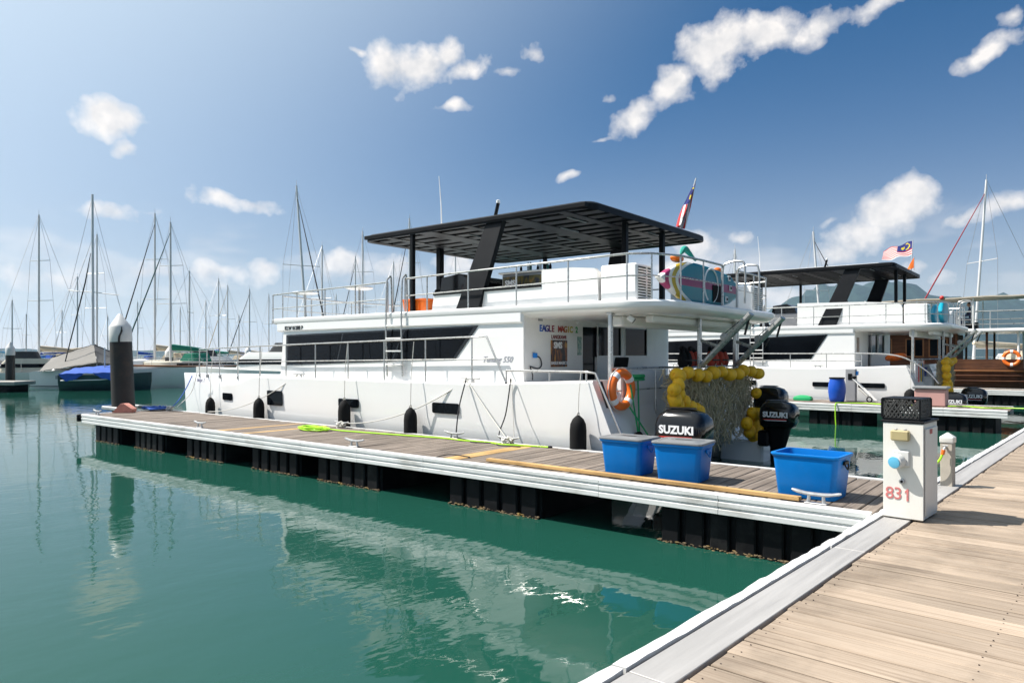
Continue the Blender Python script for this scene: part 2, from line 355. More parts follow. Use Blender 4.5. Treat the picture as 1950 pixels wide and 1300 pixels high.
def wood(name, a, b, c, gs=1.0, rand=0.18, bump=0.35, sc=(0.9, 26, 9)):
    m = bpy.data.materials.new(name); m.use_nodes = True; t = m.node_tree; bs = t.nodes['Principled BSDF']; bs.inputs['Roughness'].default_value = 0.8
    bs.inputs['Specular IOR Level'].default_value = 0.25
    tcd = nd(t, 'ShaderNodeTexCoord'); oi = nd(t, 'ShaderNodeObjectInfo')
    ad = nd(t, 'ShaderNodeVectorMath', operation='MULTIPLY_ADD'); t.links.new(oi.outputs['Random'], ad.inputs[0]); ad.inputs[1].default_value = (57, 91, 33); t.links.new(tcd.outputs['Object'], ad.inputs[2])
    mp = nd(t, 'ShaderNodeMapping'); mp.inputs['Scale'].default_value = sc; t.links.new(ad.outputs[0], mp.inputs[0])
    g = nd(t, 'ShaderNodeTexNoise'); g.inputs['Scale'].default_value = gs; g.inputs['Detail'].default_value = 6; g.inputs['Roughness'].default_value = 0.65; g.inputs['Distortion'].default_value = 0.4; t.links.new(mp.outputs[0], g.inputs['Vector'])
    big = nd(t, 'ShaderNodeTexNoise'); big.inputs['Scale'].default_value = 1.3; big.inputs['Detail'].default_value = 5; t.links.new(ad.outputs[0], big.inputs['Vector'])
    cr = nd(t, 'ShaderNodeValToRGB'); e = cr.color_ramp.elements; e[0].position = 0.3; e[0].color = tuple(c) + (1,); e[1].position = 0.68; e[1].color = tuple(a) + (1,)
    k = cr.color_ramp.elements.new(0.47); k.color = tuple(b) + (1,); t.links.new(g.outputs['Fac'], cr.inputs[0])
    br = nd(t, 'ShaderNodeMapRange'); br.inputs['To Min'].default_value = 1 - rand; br.inputs['To Max'].default_value = 1 + rand; t.links.new(oi.outputs['Random'], br.inputs['Value'])
    bb = nd(t, 'ShaderNodeMapRange'); bb.inputs['From Min'].default_value = 0.3; bb.inputs['From Max'].default_value = 0.7; bb.inputs['To Min'].default_value = 0.8; bb.inputs['To Max'].default_value = 1.15; t.links.new(big.outputs['Fac'], bb.inputs['Value'])
    mu = nd(t, 'ShaderNodeMath', operation='MULTIPLY'); t.links.new(br.outputs[0], mu.inputs[0]); t.links.new(bb.outputs[0], mu.inputs[1])
    geo = nd(t, 'ShaderNodeNewGeometry'); stn = nd(t, 'ShaderNodeTexNoise'); stn.inputs['Scale'].default_value = 1.1; stn.inputs['Detail'].default_value = 7; stn.inputs['Roughness'].default_value = 0.68; t.links.new(geo.outputs['Position'], stn.inputs['Vector'])
    sr = nd(t, 'ShaderNodeMapRange'); sr.inputs['From Min'].default_value = 0.50; sr.inputs['From Max'].default_value = 0.70; sr.inputs['To Min'].default_value = 1.06; sr.inputs['To Max'].default_value = 0.66; t.links.new(stn.outputs['Fac'], sr.inputs['Value'])
    mu2 = nd(t, 'ShaderNodeMath', operation='MULTIPLY'); t.links.new(mu.outputs[0], mu2.inputs[0]); t.links.new(sr.outputs[0], mu2.inputs[1])
    hs = nd(t, 'ShaderNodeHueSaturation'); t.links.new(cr.outputs[0], hs.inputs['Color']); t.links.new(mu2.outputs[0], hs.inputs['Value'])
    t.links.new(hs.outputs[0], bs.inputs['Base Color'])
    bp = nd(t, 'ShaderNodeBump'); bp.inputs['Strength'].default_value = bump; bp.inputs['Distance'].default_value = 0.006; t.links.new(g.outputs['Fac'], bp.inputs['Height']); t.links.new(bp.outputs[0], bs.inputs['Normal'])
    return m
WALKW = wood('bleached deck wood', (0.365, 0.293, 0.225), (0.305, 0.238, 0.178), (0.175, 0.13, 0.095), rand=0.17, sc=(0.7, 44, 9))
FINGW = wood('weathered deck wood', (0.235, 0.197, 0.165), (0.178, 0.145, 0.12), (0.085, 0.066, 0.055), rand=0.18, sc=(0.8, 34, 9))
NEWW = wood('new pine board', (0.50, 0.33, 0.14), (0.45, 0.28, 0.115), (0.34, 0.20, 0.08), rand=0.08, sc=(0.8, 22, 9))
BROWNW = wood('dark varnished timber', (0.13, 0.055, 0.025), (0.09, 0.036, 0.018), (0.045, 0.018, 0.01), rand=0.15, sc=(0.8, 12, 12))

# ------------------------------------------------------------------ water
wm = bpy.data.materials.new('harbour water'); wm.use_nodes = True; t = wm.node_tree; b = t.nodes['Principled BSDF']
b.inputs['Roughness'].default_value = 0.03; b.inputs['IOR'].default_value = 1.345
tcd = nd(t, 'ShaderNodeTexCoord')
n0 = nd(t, 'ShaderNodeTexNoise'); n0.inputs['Scale'].default_value = 0.05; n0.inputs['Detail'].default_value = 3; t.links.new(tcd.outputs['Object'], n0.inputs['Vector'])
cr = nd(t, 'ShaderNodeMix', data_type='RGBA'); t.links.new(n0.outputs['Fac'], cr.inputs['Factor']); cr.inputs['A'].default_value = (0.009, 0.058, 0.041, 1); cr.inputs['B'].default_value = (0.012, 0.068, 0.049, 1)
t.links.new(cr.outputs['Result'], b.inputs['Base Color'])
def wav(scale, detail, stretch, rot):
    mp = nd(t, 'ShaderNodeMapping'); mp.inputs['Scale'].default_value = stretch; mp.inputs['Rotation'].default_value = (0, 0, rot); t.links.new(tcd.outputs['Object'], mp.inputs[0])
    n = nd(t, 'ShaderNodeTexNoise'); n.inputs['Scale'].default_value = scale; n.inputs['Detail'].default_value = detail; n.inputs['Roughness'].default_value = 0.5; t.links.new(mp.outputs[0], n.inputs['Vector']); return n.outputs['Fac']
w1 = wav(1.7, 3, (1, 0.5, 1), R(30)); w2 = wav(7.5, 2, (1, 0.6, 1), R(-12)); w3 = wav(0.16, 3, (1, 1, 1), 0)
pt = nd(t, 'ShaderNodeMapRange'); pt.inputs['From Min'].default_value = 0.38; pt.inputs['From Max'].default_value = 0.62; pt.inputs['To Min'].default_value = 0.25; pt.inputs['To Max'].default_value = 1.0; t.links.new(w3, pt.inputs['Value'])
m1 = nd(t, 'ShaderNodeMath', operation='MULTIPLY'); t.links.new(w2, m1.inputs[0]); m1.inputs[1].default_value = 0.16
a1 = nd(t, 'ShaderNodeMath', operation='ADD'); t.links.new(w1, a1.inputs[0]); t.links.new(m1.outputs[0], a1.inputs[1])
m2 = nd(t, 'ShaderNodeMath', operation='MULTIPLY'); t.links.new(a1.outputs[0], m2.inputs[0]); t.links.new(pt.outputs[0], m2.inputs[1])
bp = nd(t, 'ShaderNodeBump'); bp.inputs['Strength'].default_value = 0.8; bp.inputs['Distance'].default_value = 0.0145; t.links.new(m2.outputs[0], bp.inputs['Height']); t.links.new(bp.outputs[0], b.inputs['Normal'])
me = bpy.data.meshes.new('water'); me.from_pydata([(-8000, -8000, 0), (8000, -8000, 0), (8000, 8000, 0), (-8000, 8000, 0)], [], [(0, 1, 2, 3)]); me.materials.append(wm)
water = bpy.data.objects.new('water', me); C.objects.link(water); setp(water, kind='structure')

# ------------------------------------------------------------------ hills across the water
FOREST = pm('far forest', (0.020, 0.038, 0.030), 0.95, var=0.5, vs=0.04, bump=0.0)
def hills(name, prof, D, depth, seed):
    rnd = random.Random(seed); ns = 110; nv = 12; vs = []; fs = []
    xs = [p[0] for p in prof]
    ph = [(rnd.uniform(0, 6.28), rnd.uniform(0.02, 0.16), rnd.uniform(0.15, 1)) for _ in range(9)]
    for i in range(ns + 1):
        x = xs[0] + (xs[-1] - xs[0]) * i / ns
        for (xa, ya), (xb, yb) in zip(prof, prof[1:]):
            if xa <= x <= xb: h = ya + (yb - ya) * (x - xa) / (xb - xa); break
        h += sum(math.sin(x * f + p) * a for p, f, a in ph) * 0.022 * max(ya, yb, 12)
        for j in range(nv + 1):
            v = j / nv; d = D - depth / 2 + depth * v
            sh = max(0, math.sin(math.pi * v)) ** 0.75 * (1 + 0.16 * math.sin(x * 0.045 + j * 1.3) * math.sin(j * 2.1 + x * 0.021))
            if abs(v - 0.5) < 0.02: sh = 1
            p = AH(d, x / 1365 * D * (1 + 0.02 * math.sin(j)), -2 + (2 + max(0, h) / 1365 * D) * min(sh, 1)); vs.append(tuple(p))
    for i in range(ns):
        for j in range(nv):
            a = i * (nv + 1) + j; fs.append((a, a + 1, a + nv + 2, a + nv + 1))
    m = MB(); m.add(vs, fs); o = m.build(name, FOREST, None, smooth=60); setp(o, kind='structure'); return o
hills('hills', [(-1500, 6), (-1200, 15), (-985, 10), (-960, 12), (-930, 14), (-905, 11), (-880, 5), (-840, 7), (-790, 4), (-740, 9), (-690, 10), (-640, 11), (-600, 6), (-560, 5), (-500, 4), (-430, 3), (-300, 2)], 2800, 800, 3)
hills('mountain', [(300, 3), (400, 14), (470, 62), (520, 98), (560, 116), (600, 140), (640, 128), (690, 128), (720, 140), (760, 128), (800, 112), (870, 108), (960, 104), (1080, 90), (1300, 50), (1600, 12)], 3200, 1200, 5)

# ------------------------------------------------------------------ main walkway
walk = thing('walkway', None, None, (-0.6, 12, 0), 'W', kind='structure')
def plank_mesh(name, L, W, H, mat):
    m = MB(); m.bx(-L / 2, L / 2, -W / 2, W / 2, -H, 0, 0.007); return m.mesh(name, mat, 'L', smooth=0)
pmesh = [plank_mesh('plank', 2.2 + d, 0.186, 0.035, WALKW) for d in (0, 0.012, 0.024)]
y = -3.0; k = 0; scr = MB()
while y < 36:
    k += 1; o = bpy.data.objects.new('plank', random.choice(pmesh)); C.objects.link(o); o.parent = walk
    o.location = (-0.50 + 0.6 + random.uniform(-0.006, 0.006), y - 12, DECK + random.uniform(-0.003, 0.0015)); o.rotation_euler = (random.uniform(-0.014, 0.014), 0, random.uniform(-0.002, 0.002))
    for xx in (-1.555, -0.62):
        for dy in (-0.06, 0.06): scr.lathe([(0.0042, -0.01), (0.0042, 0.0005), (0.002, 0.0007)], (xx + random.uniform(-0.012, 0.012), y + dy + random.uniform(-0.008, 0.008), DECK + 0.0015), seg=6)
    y += 0.2045
scr.build('deck_screws', pm('rusty screw', (0.05, 0.035, 0.03), 0.7), walk, kind='stuff')
for yy in [-3.0 + 2.95 * i for i in range(13)]:
    m = MB(); m.bx(-1.845, -1.622, yy + 0.004, yy + 2.946, DECK - 0.03, DECK + 0.006, 0.003); m.build('edge_plate', PLATE, walk)
    m = MB()
    y0 = yy + 0.01; rows = 30; loop = []
    for i in range(rows + 1):                                       # the outer white strip is chipped and uneven
        yv = y0 + 2.93 * i / rows; w = random.uniform(-0.006, 0.006) + (0.012 if random.random() < 0.08 else 0)
        zt = DECK + 0.012 + random.uniform(-0.004, 0.004)
        loop.append([(-1.865 - abs(w) * 0.5, yv, zt), (-1.945 + w, yv, zt - 0.004), (-1.962 + w, yv, zt - 0.03), (-1.962, yv, DECK - 0.24), (-1.91, yv, DECK - 0.24), (-1.865, yv, DECK - 0.03)])
    m.loft(loop); m.build('edge_strip', ALW, walk)
    m = MB(); m.bx(-1.862, -1.848, yy + 0.006, yy + 2.94, DECK - 0.04, DECK - 0.008); m.build('rubber_seam', BLACKR, walk)
m = MB(); m.bx(-1.855, 0.58, -3, 36, DECK - 0.26, DECK - 0.045); m.build('frame', BLACKP, walk)
m = MB(); m.bx(0.61, 0.70, -3, 36, DECK - 0.24, DECK + 0.01, 0.01); m.build('edge_strip', ALW, walk)
for i in range(9):
    m = MB(); m.bx(-1.75, 0.5, -2 + 4.2 * i, 0.1 + 4.2 * i, -0.4, DECK - 0.27, 0.03); m.build('float', FLOATM, walk)

# ------------------------------------------------------------------ finger pontoons
def fascia(m, s0, s1, n, out, top=DECK + 0.006):
    prof = [(0.075, top), (-0.004, top), (-0.014, top - 0.012), (-0.014, top - 0.052), (0.006, top - 0.062), (0.006, top - 0.078), (-0.014, top - 0.088), (-0.014, top - 0.132),
            (0.006, top - 0.142), (0.006, top - 0.156), (-0.014, top - 0.166), (-0.014, top - 0.215), (0.0, top - 0.222), (0.05, top - 0.222), (0.05, top - 0.03), (0.075, top - 0.03)]
    m.loft([[(s, n - out * (-d), z) for d, z in prof] for s in (s0, s1)])
def pontoon(label, n0, W, L, floats, fresh=(), pitch=0.148, fine=True, wmat=FINGW):
    p = thing('pontoon', label, 'pontoon', (L / 2, n0 + W / 2, 0))
    me1 = plank_mesh('plank', W - 0.16, pitch - 0.008, 0.03, wmat); me2 = plank_mesh('plank', W - 0.16, pitch - 0.008, 0.03, NEWW)
    s = 0.08
    while s < L - 0.05:
        new = any(abs(s - f) < pitch * 0.51 for f in fresh)
        o = bpy.data.objects.new('plank', me2 if new else me1); C.objects.link(o); o.parent = p
        o.location = (-(s - L / 2), 0, DECK + random.uniform(-0.003, 0.002)); o.rotation_euler = (random.uniform(-0.003, 0.003), random.uniform(-0.005, 0.005), R(90) + random.uniform(-0.002, 0.002))
        s += pitch
    cuts = [0.02]
    while cuts[-1] < L - 1.2: cuts.append(min(L, cuts[-1] + random.choice((1.5, 2.4, 3.0))))
    cuts[-1] = L
    for a, c in zip(cuts, cuts[1:]):
        m = MB(); fascia(m, a + 0.003, c - 0.003, n0, 1, DECK + 0.008 + random.uniform(-0.003, 0.003)); m.build('fascia', ALW, p, smooth=20)
        m = MB(); fascia(m, a + 0.003, c - 0.003, n0 + W, -1, DECK + 0.008 + random.uniform(-0.003, 0.003)); m.build('fascia', ALW, p, smooth=20)
    m = MB(); m.bx(L + 0.004, L + 0.10, n0 + 0.02, n0 + W - 0.02, DECK - 0.2, DECK + 0.008, 0.03); m.build('end_fascia', ALW, p)
    for nn in (n0 - 0.01, n0 + W + 0.01):
        m = MB(); m.lathe([(0.05, -0.09), (0.07, -0.07), (0.07, 0.07), (0.05, 0.09)], (L + 0.09, nn, DECK - 0.09)); m.build('corner_bumper', BLACKR, p)
    m = MB(); m.bx(0.1, L - 0.2, n0 + 0.2, n0 + W - 0.2, DECK - 0.16, DECK - 0.035); m.build('frame', BLACKP, p)
    for a, c in floats:
        m = MB(); m.bx(a, c, n0 + 0.16, n0 + W - 0.16, -0.4, DECK - 0.165, 0.02)
        k = max(3, round((c - a) / 0.3)); w = (c - a) / k
        for i in range(k):
            m.bx(a + w * i + 0.035, a + w * (i + 1) - 0.035, n0 + 0.10, n0 + 0.2, -0.39, DECK - 0.18, 0.018)
            m.bx(a + w * i + 0.035, a + w * (i + 1) - 0.035, n0 + W - 0.10, n0 + W - 0.2, -0.39, DECK - 0.18, 0.018)
        m.build('float', FLOATM, p)
        if fine:
            m = MB()
            for i in range(int((c - a) * 190)):
                r = random.uniform(0.006, 0.017); m.ball((random.uniform(a, c), n0 + 0.10 + random.uniform(-0.012, 0.03), random.uniform(-0.03, 0.03)), r * random.uniform(1, 2.2), r, r * random.uniform(0.5, 0.9), 6, 4)
            m.build('barnacle_crust', BARN, p, kind='stuff')
    return p
pontoon('weathered plank finger pontoon running beside the near white catamaran', 0.0, 2.14, 18.3,
        [(0.25, 2.28), (4.0, 5.63), (7.12, 8.72), (9.26, 10.74), (11.75, 13.2), (14.2, 15.58), (16.42, 17.75)], fresh=(11.85, 11.0, 5.7, 5.55))
pontoon('far finger pontoon with the blue barrel and pink dock box on it', 15.95, 2.1, 17.0, [(-0.0 + 0.3, 2.0), (3.6, 5.2), (6.8, 8.4), (10, 11.6), (13, 14.6)], pitch=0.2, fine=False)
pontoon('farthest finger pontoon in front of the brown wooden boat', 29.6, 1.9, 14.0, [(0.3, 2.0), (4, 5.6), (8, 9.6), (12, 13.6)], pitch=0.3, fine=False)

# ------------------------------------------------------------------ catamarans
BK = 6.17                                        # the bulkhead between saloon and cockpit
def NB(n): return (n + 7.55) * 0.9773 - 7.55
CN = 5.43                                        # centre line of the near boat
ANTIF = pm('antifouling paint', (0.03, 0.035, 0.04), 0.7)
UNDER = pm('roof panel underside', (0.52, 0.50, 0.48), 0.55, var=0.08)
def mir(pts, near):
    return pts if near else [(s, 2 * CN - n, z) for s, n, z in pts]
def hull_mb(near):
    secs = []
    for s in (4.6, 5.3, 7, 9, 11, 13, 14.2, 15.4, 16.5, 17.4, 18.2, 18.75, 19.05):
        k = max(0, (s - 13.2) / 5.85)
        no = 2.35 + 0.68 * k ** 1.9; ni = 4.1 - 1.03 * k ** 1.35; mid = (no + ni) / 2; zg = 1.63 + (0.1 * max(0, (7 - s) / 2.4)) - 0.0 * s
        tp = [(no, zg - 0.03), (no + 0.012, zg - 0.3), (no + 0.03 * (1 - k), 0.95), (no + 0.10 * (1 - k * .8), 0.4), (no + (mid - no) * 0.35, 0.0), (mid, -0.5),
              (ni - (ni - mid) * 0.35, 0.0), (ni - 0.06 * (1 - k * .8), 0.5), (ni, zg - 0.03), (ni - 0.03 * (1 - k * .7), zg), (no + 0.03 * (1 - k * .7), zg)]
        pts = []
        for n, z in tp:
            ss = s
            if s < 5: ss = s - (1.73 - z) * 0.40
            if s > 18: ss = s - (zg - z) * 0.10 * (s - 18) / 1.05
            pts.append((ss, n, z))
        secs.append(mir(pts, near))
    m = MB(); m.loft(secs); return m
def rail_tubes(m, pts, r=0.018): m.tube(pts, r, 8)
def add_railing(root, base, tops, mids=None, foot=None, name='railing', r=0.019, pr=0.015):
    """base: (s, n, z) feet; tops: same count; top rail through the tops, middle rail through the mids"""
    m = MB(); m.tube(tops, r, 8); rl = m.build(name, STEEL, root)
    if mids: m = MB(); m.tube(mids, r * 0.62, 6); m.build('middle_rail', STEEL, rl)
    for i, (a, b_) in enumerate(zip(base, tops)):
        m = MB(); m.tube([a, b_], pr, 8); st = m.build('stanchion', STEEL, root)
        if foot is not None:
            m = MB(); m.bx(a[0] - 0.03, a[0] + 0.03, a[1] - 0.018, a[1] + 0.03, a[2] - 0.085, a[2] + 0.005, 0.008); m.build('foot', foot, st)
    return rl
def roof_shape(s0, s1, n0, n1, r):
    return [((s0 + s1) / 2 + x, (n0 + n1) / 2 + y) for x, y in rrect((s1 - s0) / 2, (n1 - n0) / 2, r, 5)]
def ac_unit(root, s0, s1, n0, n1, z0, z1):
    m = MB(); m.bx(s0, s1, n0, n1, z0, z1, 0.025); a = m.build('air_conditioner', GEL, root)
    m = MB(); m.bx(s0 - 0.006, s0 + 0.01, n0 + 0.05, n1 - 0.05, z0 + 0.03, z1 - 0.05); m.build('intake', BLACKP, a)
    h = (z1 - z0 - 0.1) / 11
    for i in range(11):
        z = z0 + 0.045 + h * i; m = MB()
        m.bx(s0 - 0.016, s0 - 0.004, n0 + 0.04, n1 - 0.04, z, z + h * 0.52, 0.003, rot=Matrix.Rotation(R(-12), 3, 'Y')); m.build('louvre', GEL, a)
    m = MB(); m.bx(s0 - 0.02, s0 - 0.003, (n0 + n1) / 2 + 0.02, (n0 + n1) / 2 + 0.05, z0 + 0.03, z1 - 0.05); m.build('grille_bar', GEL, a)
    return a

def catamaran(label, ds=0.0, dn=0.0, zs=1.0, lead=True):
    b = thing('catamaran', label, 'catamaran', (11, CN, 0))
    b.location = FW(11 + ds, CN + dn, 0); b.scale = (1, 1, zs)
    for near in (True, False):
        hu = hull_mb(near).build('hull', GEL, b, smooth=40)
        ports = [(16.03, 15.47, 0.98, 1.16), (13.73, 13.11, 0.95, 1.30), (11.02, 10.35, 1.03, 1.21), (8.18, 7.49, 1.04, 1.24)] if lead else [(16.0, 15.2, 1.0, 1.18), (13.0, 12.2, 1.0, 1.18), (10.4, 9.4, 1.02, 1.18), (7.45, 6.75, 1.02, 1.17), (6.0, 5.2, 1.02, 1.17)]
        for p in ports:
            s0, s1, z0, z1 = p; n = 2.345 if s0 < 13.5 else 2.36 + 0.68 * ((s0 - 13.2) / 5.85) ** 1.9 * 0.55
            lp = [((s0 + s1) / 2 + x, n, (z0 + z1) / 2 + y) for x, y in rrect(abs(s0 - s1) / 2, (z1 - z0) / 2, 0.035, 3)]
            dnn = 0.68 * (max(0, (s0 - 13.2) / 5.85) ** 1.9 - max(0, (s1 - 13.2) / 5.85) ** 1.9)
            lp = [(s, (2.35 + 0.68 * max(0, (s - 13.2) / 5.85) ** 1.9) + 0.022 * (1.45 - z), z) for s, _, z in lp]
            m = MB(); m.poly(mir(lp, near), (0, -0.012 if near else 0.012, 0)); pp = m.build('porthole', GLASS, hu, smooth=20)
        m = MB(); m.bx(3.45, 4.35, *(sorted((2.72, 3.95)) if near else sorted((2 * CN - 2.72, 2 * CN - 3.95))), -0.3, 0.42, 0.04); m.build('swim_step', GEL, b)
    m = MB(); m.bx(4.75, 15.9, 3.95, 2 * CN - 3.95, 0.72, 1.52, 0.06); m.build('bridge_deck', GEL2, b)
    m = MB(); m.bx(4.15, 4.75, 4.6, 2 * CN - 4.2, 0.50, 1.35, 0.05); m.build('transom', GEL, b)
    m = MB(); m.bx(4.42, 4.52, 3.0, 4.62, 0.5, 1.88, 0.02); m.bx(4.30, 4.44, 3.35, 4.3, 0.45, 1.0, 0.03); m.build('stern_panel', GEL, b)
    m = MB(); m.bx(12.9, 16.4, 3.9, 2 * CN - 3.9, 1.5, 1.6, 0.03); m.build('foredeck', GEL2, b)
    # saloon
    cw0, cw1 = 2.60, 2 * CN - 2.60
    for near in (True, False):
        m = MB(); m.poly(mir([(BK, cw0, 1.60), (13.55, cw0, 1.60), (13.42, cw0, 2.70), (BK, cw0, 2.88)], near), (0, 0.06 if near else -0.06, 0)); sw = m.build('saloon_side', GEL, b)
        w = [(13.31, 1.90), (7.8, 2.07), (7.22, 2.69), (13.29, 2.62)] if lead else [(13.2, 1.77), (7.56, 1.93), (7.02, 2.72), (13.02, 2.56)]
        m = MB(); m.poly(mir([(s, cw0 - 0.001, z) for s, z in w], near), (0, -0.012 if near else 0.012, 0)); wi = m.build('window', BLACKG, sw, smooth=0)
        for a0, a1 in ((0.015, 0.345), (0.355, 0.67), (0.68, 0.985)):
            def pt(u, v):
                lo = Vector((w[0][0] + (w[1][0] - w[0][0]) * u, w[0][1] + (w[1][1] - w[0][1]) * u)); hi = Vector((w[3][0] + (w[2][0] - w[3][0]) * u, w[3][1] + (w[2][1] - w[3][1]) * u))
                q = lo.lerp(hi, v); return (q.x, cw0 - 0.0135, q.y)
            m = MB(); m.poly(mir([pt(a0, 0.05), pt(a1, 0.05), pt(a1, 0.95), pt(a0, 0.95)], near), (0, -0.004 if near else 0.004, 0)); m.build('pane', GLASS, wi, smooth=0)
    m = MB(); m.poly([(13.42, cw0 + 0.06, 1.6), (13.42, cw1 - 0.06, 1.6), (13.31, cw1 - 0.06, 2.7), (13.31, cw0 + 0.06, 2.7)], (0.10, 0, 0)); fr = m.build('saloon_front', GEL, b)
    m = MB(); m.poly([(13.52, cw0 + 0.4, 1.95), (13.52, cw1 - 0.4, 1.95), (13.45, cw1 - 0.4, 2.6), (13.45, cw0 + 0.4, 2.6)], (0.012, 0, 0)); m.build('windscreen', GLASS, fr)
    m = MB(); nd0, nw0, nm0, nm1, nw1 = NB(4.8), NB(5.35), NB(6.36), NB(6.48), NB(7.55)
    m.bx(BK, BK + 0.08, cw0 + 0.061, nd0, 1.3, 2.86); m.bx(BK, BK + 0.08, nd0, cw1 - 0.061, 2.88, 2.98); m.bx(BK, BK + 0.08, nw0, cw1 - 0.061, 1.3, 2.10); m.bx(BK, BK + 0.08, nw1, cw1 - 0.061, 2.10, 2.88); m.bx(BK, BK + 0.08, nm0, nm1, 2.10, 2.88)
    bk = m.build('bulkhead', GEL2, b)
    for a, c in ((nw0, nm0), (nm1, nw1)):
        m = MB(); m.bx(BK + 0.025, BK + 0.04, a + 0.001, c - 0.001, 2.101, 2.879); m.build('window_pane', GLASS, bk)
        m = MB(); m.bx(BK - 0.01, BK + 0.002, a + 0.02, c - 0.02, 2.10, 2.13); m.bx(BK - 0.01, BK + 0.002, a + 0.02, c - 0.02, 2.85, 2.88); m.bx(BK - 0.01, BK + 0.002, a, a + 0.03, 2.10, 2.88); m.bx(BK - 0.01, BK + 0.002, c - 0.03, c, 2.10, 2.88); m.build('window_frame', GEL2, bk)
    m = MB(); m.bx(7.5, 8.5, 5.2, 6.4, 1.3, 2.2, 0.02); m.build('cabin_furniture', DARKI, b)
    m = MB(); m.bx(BK + 0.05, BK + 0.07, nd0 + 0.02, nw0 - 0.02, 1.3, 2.86); m.build('door', GLASS, bk)
    m = MB(); m.bx(4.7, 6.6, 3.9, 2 * CN - 3.9, 1.2, 1.3); m.build('cockpit_floor', GEL2, b)
    # upper deck
    def deck_loop(ins, z):
        lo = []
        n0, n1 = 2.55 + ins, 2 * CN - 2.55 - ins
        for i in range(7): a = R(90 * i / 6); lo.append((4.25 - (0.8 - ins) * math.sin(a) , n0 + 0.8 - 0.8 * math.cos(a) if False else n0 + (0.8) * (1 - math.cos(a)), z))
        for i in range(7): a = R(90 - 90 * i / 6); lo.append((4.25 - (0.8 - ins) * math.sin(a), n1 - 0.8 * (1 - math.cos(a)), z))
        for i in range(9): u = i / 8; lo.append((13.75 - ins + 0.75 * math.sin(math.pi * u) ** 0.8, n1 + (n0 - n1) * u, z))
        return lo
    m = MB(); m.loft([deck_loop(0.30, 2.80), deck_loop(0.10, 2.83), deck_loop(0.015, 2.89), deck_loop(0.0, 2.92), deck_loop(0.0, 2.99), deck_loop(0.03, 3.02)]); ud = m.build('upper_deck', GEL, b, smooth=30)
    m = MB(); m.bx(BK + 0.01, 13.66, 2.562, 2 * CN - 2.562, 2.70 if lead else 2.74, 2.93, 0.03); m.build('eyebrow', GEL, b)
    m = MB(); m.bx(4.4, 4.62, 3.0, 2 * CN - 3.0, 2.62, 2.80, 0.03); m.bx(3.95, 4.1, 3.2, 2 * CN - 3.2, 2.68, 2.80, 0.02); m.build('cross_beam', GEL2, b)
    # flybridge coaming
    for near in (True, False):
        cp = [(8.68, 3.015), (8.62, 3.33), (5.95, 3.35), (5.95, 3.65), (5.3, 3.645), (4.86, 3.60), (4.80, 3.55), (4.78, 3.015)] if lead else [(8.1, 3.015), (8.1, 3.80), (6.0, 3.76), (4.95, 3.69), (4.82, 3.62), (4.78, 3.5), (4.78, 3.015)]
        m = MB(); m.poly(mir([(s, 2.84, z) for s, z in cp], near), (0, 0.09 if near else -0.09, 0)); co = m.build('coaming', GEL, b)
        if lead:
            m = MB(); m.poly(mir([(8.63, 2.82, 3.332), (8.63, 2.82, 3.40), (5.97, 2.82, 3.425), (5.97, 2.82, 3.352)], near), (0, 0.13 if near else -0.13, 0)); m.build('cap_rail', BLACKP, co)
    m = MB(); m.bx(4.80, 4.9, 2.94, 3.7, 3.015, 3.55, 0.02); m.build('coaming_return', GEL, b)
    ac_unit(b, 4.06, 4.74, 2.84, 3.40, 3.03, 3.63); ac_unit(b, 3.85, 4.5, 2 * CN - 3.45, 2 * CN - 2.85, 3.03, 3.6)
    m = MB(); m.bx(6.5, 7.5, 3.62, 4.35, 3.025, 3.74, 0.02); bar = m.build('bar_cabinet', GREYP, b)
    m = MB(); m.bx(6.44, 7.56, 3.58, 4.4, 3.742, 3.775, 0.008); m.build('bar_top', GEL2, bar)
    m = MB(); m.bx(8.35, 9.35, 3.7, 5.3, 3.025, 3.52, 0.03); cs = m.build('helm_console', GREYP, b)
    m = MB(); m.poly([(8.4, 3.72, 3.522), (9.3, 3.72, 3.522), (9.25, 3.72, 3.80), (8.75, 3.72, 3.86), (8.45, 3.72, 3.70)], (0, 1.55, 0)); m.build('instrument_hood', BLACKG, cs)
    m = MB(); m.bx(9.72, 9.80, 4.1, 4.6, 3.03, 3.62, 0.02, rot=Matrix.Rotation(R(14), 3, 'Y')); m.bx(9.3, 9.75, 4.1, 4.6, 3.3, 3.38, 0.02); m.build('helm_seat', BLACKP, b)
    # hardtop
    rs0, rs1, rn0, rn1 = (5.02, 11.02, 3.0, 2 * CN - 3.0); zr = 4.66 if lead else 4.85
    m = MB(); lo = roof_shape(rs0, rs1, rn0, rn1, 0.28)
    inn = roof_shape(rs0 + 0.07, rs1 - 0.07, rn0 + 0.07, rn1 - 0.07, 0.22)
    m.loft([[(x, y, zr + 0.03) for x, y in inn], [(x, y, zr) for x, y in lo], [(x, y, zr + 0.11) for x, y in lo], [(x, y, zr + 0.15) for x, y in inn]], caps=False); rf = m.build('hardtop_rim', BLACKP, b, smooth=30)
    m = MB(); m.poly([(x, y, zr + 0.118) for x, y in inn], (0, 0, 0.03)); m.build('roof_panel', UNDER, rf)
    sp = (rn1 - rn0 - 0.2) / 11
    for i in range(12):
        n = rn0 + 0.1 + sp * i; m = MB(); m.bx(rs0 + 0.1, rs1 - 0.1, n - sp * 0.3, n + sp * 0.3, zr + 0.035, zr + 0.115, 0.008); m.build('roof_beam', BLACKP, rf)
    for i in range(5):
        s = rs0 + 0.7 + 1.15 * i; m = MB(); m.bx(s - (0.22 if i % 2 else 0.10), s + (0.22 if i % 2 else 0.10), rn0 + 0.08, rn1 - 0.08, zr + 0.025, zr + 0.112, 0.006); m.build('cross_bar', BLACKP, rf)
